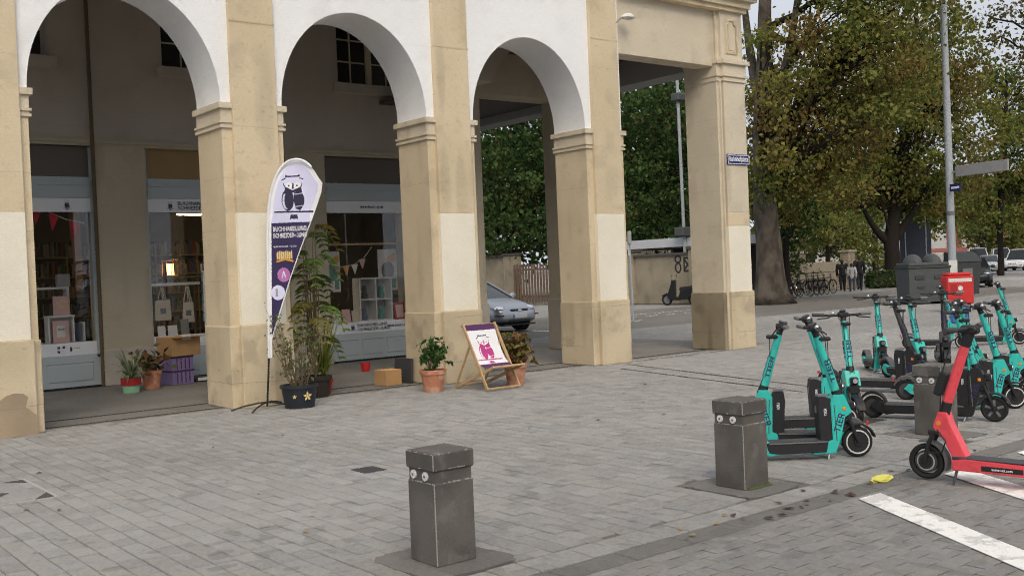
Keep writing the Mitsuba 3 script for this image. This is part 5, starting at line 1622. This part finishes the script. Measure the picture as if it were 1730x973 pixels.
obj('sticker', R_(box(-.5, -.2, -.612, -.58, .55, .62)), 'bin_dark', t)
q2 = at(1628, 500, 40.5)
t = thing('recycling_container', 'dark bin with a slanted lid right of the steel mast', 'recycling container')
R_ = lambda m: mv(m, (q2[0], q2[1], -.02), rz=-.62)
obj('body', R_(hull([[s * .42, y, .1] for s in (-1, 1) for y in (-.4, .4)] + [[s * .5, y, 1.35] for s in (-1, 1) for y in (-.48, .48)])), 'bin_dark', t)
obj('lid', R_(hull([[s * .53, -.52, 1.36] for s in (-1, 1)] + [[s * .53, .52, 1.36] for s in (-1, 1)] + [[s * .5, .4, 1.75] for s in (-1, 1)] + [[s * .5, .0, 1.7] for s in (-1, 1)])), 'bin_dark', t)
obj('sticker', R_(box(-.25, .15, -.50, -.47, .7, 1.1)), 'mid_grey', t)
q3 = at(1618, 524, 30)
t = thing('red_box', 'red street box with a white lettered stripe in front of the steel mast', 'box')
R_ = lambda m: mv(m, (q3[0], q3[1], -.03), rz=-.72)
obj('body', R_(rbox(-.38, .38, -.26, .26, .25, 1.05, .03)), 'red', t)
obj('hood', R_(rbox(-.33, .33, -.24, .24, 1.05, 1.14, .03)), 'red', t)
obj('stripe', R_(box(-.33, .33, -.266, -.258, .88, .98)), 'paper', t)
obj('emblem', R_(mv(trimesh.creation.cylinder(.07, .01, sections=18), (0, -.264, .70), rx=PI / 2)), 'paper', t)
obj('window', R_(box(-.28, -.1, -.266, -.259, .60, .82)), 'red_deep', t)
obj('leg', R_(cat([box(-.3, -.24, -.2, .2, 0, .25), box(.24, .3, -.2, .2, 0, .25)])), 'black', t)

# brown low box behind the right end of the scooter row
t = thing('planter_box', 'low dark box with an orange reflector strip at the right edge behind the scooters', 'box')
obj('body', rbox(11.4, 12.3, -6.9, -6.0, 0, .5, .02), 'iron', t)
obj('reflector', box(11.39, 11.399, -6.85, -6.1, .27, .33), 'amber', t)

# ------------------------------------------------------------------ bicycles
k = Kit()
for x in (.52, -.52):
    k.add('wheel', mv(torus(.33, .018, 30, 6), (x, 0, .34), rx=PI / 2), 'rubber', True)
    sp = [mv(box(-.002, .002, -.002, .002, 0, .33), (x, 0, .34), ry=q * PI / 8) for q in range(16)]
    k.add('wheel__spoke', cat(sp), 'mid_grey')
    arc = [(x + .36 * math.cos(a), .34 + .36 * math.sin(a)) for a in np.linspace(.3, 2.7, 14)]
    arc2 = [(x + .372 * math.cos(a), .34 + .372 * math.sin(a)) for a in np.linspace(2.7, .3, 14)]
    k.add('mudguard', ext_y(sg.Polygon(arc + arc2), -.025, .025), 'steel', 40)
k.add('frame', cat([tube([[-.52, s * .05, .34], [-.12, 0, .29]], .012, 6) for s in (-1, 1)] + [tube([[-.52, s * .05, .34], [-.22, 0, .76]], .010, 6) for s in (-1, 1)] + [tube([[-.12, 0, .29], [-.25, 0, .86]], .017, 7), tube([[-.12, 0, .29], [.36, 0, .72]], .019, 7), tube([[-.22, 0, .74], [.35, 0, .80]], .017, 7), tube([[.34, 0, .98], [.37, 0, .68]], .019, 7)]), 'moped_black', 40)
k.add('fork', cat([tube([[.37, s * .04, .68], [.44, s * .045, .5], [.52, s * .045, .34]], .012, 6) for s in (-1, 1)]), 'moped_black', 40)
k.add('handlebar', tube([[.2, -.29, 1.04], [.33, -.14, 1.06], [.35, 0, 1.04], [.33, .14, 1.06], [.2, .29, 1.04]], .013, 7), 'black', 40)
k.add('saddle', hull([[-.38, -.08, .90], [-.38, .08, .90], [-.36, 0, .95], [-.12, -.02, .91], [-.12, .02, .91], [-.25, 0, .88]]), 'black')
k.add('crank', cat([mv(trimesh.creation.cylinder(.09, .01, sections=18), (-.12, .05, .29), rx=PI / 2), tube([[-.12, .06, .29], [-.05, .08, .14]], .01, 5), tube([[-.12, -.06, .29], [-.19, -.08, .44]], .01, 5)]), 'dark_grey')
k.add('rack', box(-.72, -.3, -.07, .07, .74, .76), 'dark_grey')
rb = np.random.default_rng(5)
names = ('nearest the big tree trunk', 'second from the big tree trunk', 'third from the big tree trunk', 'fourth from the big tree trunk', 'fifth from the big tree trunk', 'sixth from the big tree trunk', 'seventh from the big tree trunk', 'eighth from the big tree trunk', 'farthest from the big tree trunk')
for i in range(9):
    x = 34.6 + i * .72
    k.stamp('bicycle', ('dark bicycle with silver mudguards parked in the row, ' if i < 3 else 'dark bicycle with black mudguards parked in the row, ') + names[i], 'bicycle', (x, 15.9 + .16 * i + float(rb.normal(0, .06)), -.02), -118 + float(rb.normal(0, 4)), 'bicycles parked in a row by the wall', ry=0, rx=float(rb.normal(6, 3)), swap={'wheel__spoke': 'black'} if i < 3 else {'mudguard': 'black', 'wheel__spoke': 'black'})

# ------------------------------------------------------------------ people walking away
def person(lab, x, y, H, face, coat, legs, stride, arms, hair=True, broad=1.0):
    """one continuous body from joints, clothes and hair as children"""
    s = H / 1.75
    def hullspheres(a, ra, b, rb_):
        A = mv(trimesh.creation.icosphere(1, ra), a)
        B = mv(trimesh.creation.icosphere(1, rb_), b)
        return hull(np.vstack([A.vertices, B.vertices]))
    def chain(js):
        return [hullspheres(js[i][0], js[i][1], js[i + 1][0], js[i + 1][1]) for i in range(len(js) - 1)]
    def fuse(parts, ref=.035):
        mm = None
        for q in parts:
            a = manifold3d.Manifold(manifold3d.Mesh(np.asarray(q.vertices, np.float32), np.asarray(q.faces, np.uint32)))
            mm = a if mm is None else mm + a
        o = mm.to_mesh()
        m = trimesh.Trimesh(o.vert_properties[:, :3], o.tri_verts)
        m = m.subdivide_to_size(ref * 1.6, max_iter=6)
        m.merge_vertices()
        trimesh.smoothing.filter_taubin(m, iterations=8)
        return m
    b = broad
    hipz, shz = .93, 1.44
    legsj, armsj = [], []
    for sd, st in ((-1, stride), (1, -stride)):
        hip = (0, sd * .095, hipz)
        knee = (st * .55 + .03, sd * .095, .50)
        ank = (st - (.10 if st < 0 else 0), sd * .09, .10 if st >= 0 else .16)
        toe = (ank[0] + .17, sd * .10, ank[2] - .06)
        legsj.append([(hip, .10 * b), (knee, .066 * b), (ank, .046)])
        legsj.append([(ank, .046), (toe, .038)])
    for sd, st in ((-1, -arms), (1, arms)):
        sh = (0, sd * .19 * b, shz)
        el = (st * .5 - .03, sd * .25 * b, 1.14)
        wr = (st + .05, sd * .24 * b, .89)
        armsj.append([(sh, .068 * b), (el, .052 * b), (wr, .036)])
        armsj.append([(wr, .036), ((wr[0] + .04, wr[1], wr[2] - .10), .034)])
    head = [((0.01, 0, 1.52), .058), ((.015, 0, 1.60), .082), ((.012, 0, 1.665), .088)]
    torso = [((0, 0, .97), .15 * b), ((0, 0, 1.16), .145 * b), ((0, 0, 1.36), .155 * b)]
    sh_ = [((0, -.15 * b, 1.40), .085), ((0, .15 * b, 1.40), .085)]
    skin = chain(head) + chain([((0, 0, 1.38), .07), ((.01, 0, 1.53), .058)])
    for j in legsj + armsj:
        skin += chain([(p, r * .92) for p, r in j])
    skin += chain([(p, r * .9) for p, r in torso])
    # face: nose, ears
    skin += [hullspheres((.095, 0, 1.63), .014, (.105, 0, 1.605), .016)] + [hullspheres((.0, s_ * .088, 1.64), .02, (.0, s_ * .09, 1.61), .014) for s_ in (-1, 1)]
    t = thing('person', lab, 'person', 'people walking away on the far pavement')
    W = T().translate([x, y, -.02]).rotate([0, 0, 1], face).scale(s)
    obj('body', fuse(skin), 'skin', t, 40, to_world=W)
    top_ = chain(torso) + chain(sh_) + [hullspheres((0, 0, .92), .16 * b, (0, 0, 1.05), .155 * b)]
    for j in armsj[::2]:
        top_ += chain([(p, r * 1.22 + .008) for p, r in j])
    obj('jacket', fuse(top_), coat, t, 40, to_world=W)
    tr_ = []
    for j in legsj[::2]:
        tr_ += chain([(p, r * 1.08 + .006) for p, r in j])
    obj('trousers', fuse(tr_), legs, t, 40, to_world=W)
    sh2 = []
    for j in legsj[1::2]:
        sh2 += chain([(p, r * 1.12) for p, r in j])
    obj('shoes', fuse(sh2), 'black', t, 40, to_world=W)
    obj('hair', fuse([hullspheres((-.012, 0, 1.67), .092, (-.035, 0, 1.60), .082)]), 'hair', t, 40, to_world=W)


qa, qb, qc = at(1424, 491, 53), at(1440, 491, 51.8), at(1453, 491, 53)
person('broad person in a dark jacket walking away, leftmost of the three', qa[0], qa[1], 1.62, 35, 'jacket_black', 'trouser', .18, .10, broad=1.15)
person('shorter person in a light grey top walking between two taller people', qb[0], qb[1], 1.42, 40, 'jacket_light', 'jeans', -.16, .08)
person('tall person in black walking away, rightmost of the three', qc[0], qc[1], 1.78, 42, 'jacket_black', 'trouser', .16, -.10)

# ------------------------------------------------------------------ far houses and boards
def house(name, lab, px, py, d, w, dp, h, wall, roof, rz, rows, cols_, gable=True):
    q = at(px, py, d)
    t = thing(name, lab, 'house')
    A = lambda m: mv(m, (q[0], q[1], -.02), rz=rz)
    wl = obj('wall', A(box(-w / 2, w / 2, 0, dp, 0, h)), wall, t)
    if gable:
        rf = hull([[s * (w / 2 + .4), y, h] for s in (-1, 1) for y in (-.5, dp + .5)] + [[s * (w / 2 + .4), dp / 2, h + dp * .38] for s in (-1, 1)])
        obj('roof', A(rf), roof, t)
    else:
        obj('roof', A(box(-w / 2 - .2, w / 2 + .2, -.2, dp + .2, h, h + .3)), roof, t)
    for r in range(rows):
        for c in range(cols_):
            x = -w / 2 + (c + .5) * w / cols_
            z = 1.0 + r * (h / rows)
            wi = obj('window', A(box(x - .55, x + .55, -.05, .02, z, z + 1.4)), 'house_white', t)
            obj('pane', A(box(x - .47, x + .47, -.065, -.04, z + .08, z + 1.32)), 'car_glass', wi)


house('house', 'white shop building with a red front panel far down the street behind the mast', 1600, 432, 135, 14, 9, 6.6, 'house_white', 'roof_tile', -.75, 2, 5)
house('house', 'cream house with a red roof far behind the parked white vans', 1685, 428, 165, 16, 10, 8.0, 'house_cream', 'roof_tile', -.8, 2, 6)
house('house', 'small pale building far behind the bicycles and the walking people', 1398, 468, 92, 6, 6, 3.0, 'house_white', 'roof_dark', -.7, 1, 2, False)
house('house', 'dark red brick house at the far right edge of the street', 1745, 428, 150, 14, 10, 9.0, 'house_red', 'roof_tile', -.9, 3, 5)
q = at(1612, 410, 128)
t = thing('shop_banner', 'red vertical banner on the white shop building', 'banner')
obj('cloth', mv(box(-.9, .9, -.05, .05, 0, 4.2), (q[0], q[1], 1.6), rz=-.75), 'house_red', t)
q = at(1590, 424, 126)
t = thing('awning', 'pink and red awning along the far white shop', 'awning')
obj('cloth', mv(hull([[-5, 0, 2.4], [5, 0, 2.4], [-5, -1.4, 1.9], [5, -1.4, 1.9], [-5, 0, 2.3], [5, 0, 2.3]]), (q[0], q[1], 0), rz=-.75), 'house_red', t)
q = at(1548, 455, 62)
t = thing('notice_board', 'dark blue notice board on two pale posts behind the recycling container', 'notice board')
obj('panel', mv(box(-.9, .9, -.05, .05, 1.2, 3.6), (q[0], q[1], 0), rz=-.75), 'board_blue', t)
for s in (-.6, .6):
    obj('post', mv(tube([[s, -.06, 0], [s, -.06, 4.2]], .04, 7), (q[0], q[1], 0), rz=-.75), 'galv', t, 40)

# ================================================================== TREES
rt = np.random.default_rng(11)


def foliage_points(lobes, per_m2, sigma, rng_, cols):
    out, hubs, tints = [], [], []
    c_ = np.asarray(cols, float)
    for c, r in lobes:
        n = max(6, int(per_m2 * r * r))
        d = rng_.normal(size=(n, 3))
        d /= np.linalg.norm(d, axis=1, keepdims=True)
        rad = r * rng_.uniform(.25, 1.0, n) ** .5
        q = c + d * rad[:, None] * [1, 1, .82]
        q = q[meshkit.noise(q * .55 + 7, 3) > .30]
        hubs.append(q)
        hue = meshkit.noise(q * .7 + 31, 9)
        for h_, u_ in zip(q, hue):
            k_ = rng_.integers(16, 36)
            s_ = sigma * rng_.uniform(.6, 1.5)
            out.append(h_ + rng_.normal(size=(k_, 3)) * [s_, s_, s_ * .55])
            base = c_[min(len(c_) - 1, int(np.clip(u_ * 1.5 - .25 + rng_.normal() * .16, 0, .999) * len(c_)))] * rng_.uniform(.8, 1.25)
            own = c_[rng_.integers(0, len(c_), k_)]
            tints.append(base * .72 + own * .28)
    return np.vstack(out), np.vstack(hubs), np.vstack(tints)


def tree(name, lab, trunk, rad, lobes, size, cols, per_m2, sigma=.38, bark='bark', limbs=True, group=None, roots=False, twig=.35):
    t = thing(name, lab, 'tree', group)
    trunk = np.asarray(trunk, float)
    tt = np.linspace(0, 1, len(trunk))
    fine_t = np.linspace(0, 1, 26)
    pts = np.stack([np.interp(fine_t, tt, trunk[:, k]) for k in range(3)], 1)
    for _ in range(2):
        pts[1:-1] = (pts[:-2] + 2 * pts[1:-1] + pts[2:]) / 4
    r = np.interp(fine_t, np.linspace(0, 1, len(rad)), rad)
    if roots:
        r = r * (1 + .55 * np.exp(-fine_t * 26))
    m = tube(pts, r, 20)
    v = np.asarray(m.vertices)
    cen = pts[np.argmin(((v[:, None, :] - pts[None]) ** 2).sum(-1), 1)]
    off = v - cen
    nz_ = meshkit.fbm(v * [1.6, 1.6, .5] + 5, 3)[:, None] - .5
    m.vertices = v + off * nz_ * .35
    obj('trunk', m, bark, t, True)
    fp, hubs, tn = foliage_points(lobes, per_m2, sigma, rt, cols)
    lm, lc = leaves(fp, size, rt, cols, droop=.5, tint=tn)
    if limbs:
        top = pts[-1]
        tw_ = []
        for c, R_ in lobes:
            i = rt.integers(12, 26)
            p0 = pts[i]
            if c[2] < p0[2] - 1:
                p0 = pts[rt.integers(8, 16)]
            mid = (p0 + c) / 2 + rt.normal(size=3) * .4 + [0, 0, -.25]
            r0 = max(.05, min(r[i] * .55, .16))
            u = np.linspace(0, 1, 9)[:, None]
            cur = (1 - u) ** 2 * p0 + 2 * u * (1 - u) * mid + u * u * c + rt.normal(size=(9, 3)) * .06
            obj('limb', tube(cur, np.linspace(r0, .03, 9), 8), bark if bark != 'bark' else 'bark_dark', t, 60)
            hs = hubs[np.linalg.norm(hubs - c, axis=1) < R_ * 1.05]
            for h_ in hs[rt.random(len(hs)) < twig]:
                p1 = cur[rt.integers(3, 9)]
                w = (p1 + h_) / 2 + rt.normal(size=3) * .15
                tw_.append(tube([p1, w, h_], [.028, .018, .006], 4, False))
        if tw_:
            tag(obj('twigs', cat(tw_), 'bark_dark', t), kind='stuff')
    obj('crown', lm, 'leaf', t, color=lc)
    return t


def lobes_at(items, f=1758.4):
    out = []
    for px, py, r, d in items:
        out.append((at(px, py, d), r * d / f))
    return out


PLANE = [(.11, .15, .04), (.14, .18, .045), (.185, .21, .055), (.23, .225, .065), (.24, .215, .065), (.22, .165, .055), (.20, .13, .05)]
GREEN = [(.07, .12, .035), (.10, .14, .04), (.13, .16, .05), (.06, .09, .03), (.17, .16, .055)]
DARK = [(.022, .045, .017), (.04, .075, .026), (.06, .105, .036), (.09, .14, .045), (.12, .13, .045)]
YELL = [(.19, .22, .06), (.25, .24, .07), (.14, .18, .05), (.30, .27, .08), (.11, .15, .05)]
SPARSE = [(.10, .095, .035), (.14, .10, .04), (.09, .10, .035)]

trk = [at(1303, 512, 41), at(1299, 430, 41), at(1292, 330, 41.2), at(1288, 230, 41.4), at(1290, 120, 41.6), at(1292, 0, 42), at(1298, -120, 42.4)]
trk[0][2] = -.05
tree('plane_tree', 'big mottled plane tree with a thick trunk right of the corner pier', trk, [.60, .50, .44, .38, .30, .24, .18],
     lobes_at([(1300, 60, 34, 41), (1390, 60, 74, 39), (1470, 90, 80, 38), (1375, 170, 80, 40), (1455, 205, 75, 39), (1290, 250, 60, 42), (1345, 290, 60, 41), (1420, 290, 62, 40), (1500, 20, 80, 38), (1300, -70, 50, 42), (1430, -50, 90, 40), (1520, -70, 100, 38),
               (1300, 160, 60, 44), (1270, 330, 40, 43), (1360, 240, 60, 44), (1490, 170, 70, 44), (1300, 200, 42, 38.5), (1310, 270, 40, 39), (1296, 140, 34, 38.5), (1285, 70, 26, 38.5), (1290, 320, 30, 39.5), (1400, 120, 80, 46), (1320, 350, 42, 42), (1530, 120, 70, 40)]), .20, PLANE, 20, .36, roots=True)
for a, b_, c_ in ((at(1290, 240, 41.4), at(1335, 120, 41), at(1352, -40, 40.5)), (at(1289, 260, 41.3), at(1350, 200, 41), at(1440, 110, 39.5)), (at(1290, 200, 41.5), at(1262, 90, 42.5), at(1255, -30, 43))):
    u = np.linspace(0, 1, 10)[:, None]
    obj('limb', tube((1 - u) ** 2 * a + 2 * u * (1 - u) * b_ + u * u * c_, np.linspace(.24, .10, 10), 10), 'bark', 'plane_tree', 60)
trk = [at(1511, 484, 58), at(1508, 440, 58), at(1505, 405, 58), at(1515, 340, 58), at(1530, 240, 58), at(1540, 120, 58), at(1548, 20, 58)]
trk[0][2] = -.05
tree('plane_tree', 'dark trunked plane tree rising from the hedge in the middle of the pavement', trk, [.50, .42, .40, .30, .24, .18, .1],
     lobes_at([(1500, 320, 60, 58), (1440, 250, 70, 57), (1550, 250, 80, 57), (1600, 180, 80, 58), (1530, 150, 90, 56), (1460, 160, 80, 60), (1600, 80, 80, 58), (1645, 220, 60, 58), (1410, 330, 55, 58), (1585, 330, 55, 58), (1560, 50, 80, 58), (1440, 330, 45, 56), (1640, 130, 50, 60), (1540, 340, 45, 60),
               (1480, 240, 70, 62), (1560, 160, 80, 63), (1620, 290, 50, 60), (1380, 280, 55, 60), (1460, 60, 70, 60)]), .25, PLANE, 12, .45, bark='bark_dark')
for a, b_, c_ in ((at(1505, 412, 58), at(1478, 395, 58), at(1455, 345, 57)), (at(1507, 410, 58), at(1540, 370, 58), at(1575, 300, 57.5))):
    u = np.linspace(0, 1, 10)[:, None]
    obj('limb', tube((1 - u) ** 2 * a + 2 * u * (1 - u) * b_ + u * u * c_, np.linspace(.26, .1, 10), 10), 'bark_dark', 'plane_tree_001', 60)
trk = [at(1691, 462, 74), at(1691, 430, 74), at(1688, 380, 74), at(1695, 300, 74), at(1700, 200, 74), at(1700, 120, 74)]
trk[0][2] = -.05
tree('street_tree', 'thin dark stemmed tree with a loose crown over the parked white cars at the right', trk, [.24, .2, .2, .18, .13, .08],
     lobes_at([(1700, 240, 70, 74), (1655, 300, 48, 74), (1718, 330, 60, 74), (1685, 160, 60, 74), (1742, 200, 70, 74), (1752, 300, 60, 74), (1690, 350, 42, 74), (1650, 350, 36, 76), (1740, 370, 40, 72), (1720, 140, 40, 74)]), .30, GREEN[:2] + PLANE, 8, .48, bark='bark_dark')
trk = [at(1712, 470, 45), at(1716, 300, 45), at(1760, 150, 45), at(1780, 20, 45)]
trk = [np.array([at(1800, 470, 48)[0], at(1800, 470, 48)[1], -.05]), at(1800, 300, 48), at(1790, 150, 48), at(1780, 20, 48)]
tree('street_tree', 'nearer street tree whose thin twigs hang into the upper right corner', trk, [.3, .25, .2, .1],
     lobes_at([(1735, 110, 36, 46), (1760, 40, 60, 47), (1690, 60, 26, 46), (1720, 15, 36, 46), (1800, 140, 80, 48), (1665, 25, 26, 46)]), .2, SPARSE, 6, .40, bark='bark_dark')
FAR = 'trees closing the view down the street'
def simple(lab, base, h, r, items, size, cols, dens, sigma, group=None, bark='bark_dark', name='background_tree'):
    b0_ = np.array(base, float)
    trk_ = [b0_, b0_ + [0, 0, h * .4], b0_ + [.2, .1, h * .8]]
    tree(name, lab, trk_, [r, r * .8, r * .3], items, size, cols, dens, sigma, bark=bark, limbs=True, group=group, twig=.12)
q = at(1400, 470, 78)
simple('yellowish green tree over the far pavement behind the walking people', (q[0], q[1], 0), 6, .2, lobes_at([(1380, 385, 42, 78), (1430, 390, 42, 80), (1350, 370, 42, 78), (1460, 375, 40, 82), (1410, 420, 25, 80), (1440, 428, 22, 82), (1475, 432, 20, 84), (1470, 410, 26, 84), (1370, 425, 22, 80)]), .30, YELL, 11, .45, FAR)
q = at(1660, 447, 110)
simple('yellowish green trees behind the white vans in the distance', (q[0], q[1], 0), 8, .25, lobes_at([(1650, 385, 36, 110), (1690, 385, 36, 112), (1670, 340, 50, 114), (1720, 330, 60, 116), (1610, 340, 36, 118), (1760, 320, 60, 116), (1720, 395, 36, 110), (1620, 370, 26, 115), (1660, 415, 20, 112), (1745, 380, 40, 110), (1705, 415, 20, 118)]), .42, YELL, 8, .6, FAR)
q = at(1480, 460, 96)
simple('green trees in the distance left of the second plane tree', (q[0], q[1], 0), 9, .3, lobes_at([(1310, 300, 60, 92), (1500, 300, 60, 95), (1420, 300, 60, 97), (1360, 400, 40, 94), (1420, 390, 40, 97), (1330, 340, 50, 92), (1390, 340, 50, 95), (1460, 330, 50, 96), (1560, 380, 30, 98), (1530, 330, 50, 97), (1600, 330, 45, 100), (1640, 330, 40, 100), (1320, 420, 26, 90), (1440, 430, 22, 100), (1475, 440, 20, 100), (1575, 345, 40, 99)]), .40, GREEN + YELL[:2], 10, .6, FAR)
q = at(1330, 490, 46)
simple('dark ivy green bushy tree beside the big plane trunk', (q[0], q[1], 0), 4, .18, lobes_at([(1332, 390, 36, 47), (1330, 430, 28, 47), (1345, 350, 36, 47), (1318, 360, 30, 47), (1338, 455, 16, 47)]), .20, DARK, 22, .30)
# dark trees behind the yard wall
q = (36, 29, 0)
simple('dense dark green tree behind the wall, seen through the third arch', q, 8, .3, lobes_at([(850, 250, 75, 56), (905, 320, 75, 55), (830, 370, 60, 54), (920, 220, 70, 57), (870, 400, 45, 54), (935, 390, 50, 54), (800, 290, 70, 57), (880, 180, 70, 57), (950, 300, 70, 56), (825, 430, 30, 55)]), .27, DARK, 9, .5)
q = (37, 19.5, 0)
simple('dense dark green tree behind the white roofed shelter, seen through the portal', q, 8, .3, lobes_at([(1080, 200, 65, 50), (1125, 280, 70, 49), (1075, 330, 60, 49), (1155, 350, 55, 48), (1115, 160, 60, 51), (1155, 220, 65, 50), (1045, 260, 60, 51), (1100, 380, 45, 49), (1190, 280, 60, 49), (1160, 400, 35, 48), (1060, 390, 40, 50)]), .25, DARK, 10, .5)
q = (48, 34, 0)
simple('tall dark tree standing farthest back behind the yard wall', q, 10, .35, lobes_at([(850, 300, 110, 68), (930, 260, 120, 66), (1060, 240, 120, 64), (1130, 300, 110, 62), (800, 380, 80, 68), (900, 400, 80, 66), (1080, 380, 80, 64), (1200, 330, 90, 60), (1000, 330, 110, 66), (1150, 200, 90, 62), (1240, 400, 60, 58)]), .50, DARK, 5.5, .7)
# hedge at the foot of the second plane tree
q = at(1500, 486, 56)
hp = rt.uniform([-1.1, -.6, .05], [1.1, .6, .92], (2600, 3))
hp = hp[(np.abs(hp[:, 0]) > .8) | (np.abs(hp[:, 1]) > .35) | (hp[:, 2] > .6)]
ca, sa = math.cos(-.7), math.sin(-.7)
hp = np.stack([q[0] + hp[:, 0] * ca - hp[:, 1] * sa, q[1] + hp[:, 0] * sa + hp[:, 1] * ca, hp[:, 2]], 1)
lm, lc = leaves(hp, .14, rt, DARK)
t = thing('hedge', 'low dark clipped hedge round the foot of the second plane tree', 'hedge')
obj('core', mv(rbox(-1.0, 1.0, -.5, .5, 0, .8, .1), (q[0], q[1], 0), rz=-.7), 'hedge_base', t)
obj('foliage', lm, 'leaf', t, color=lc)
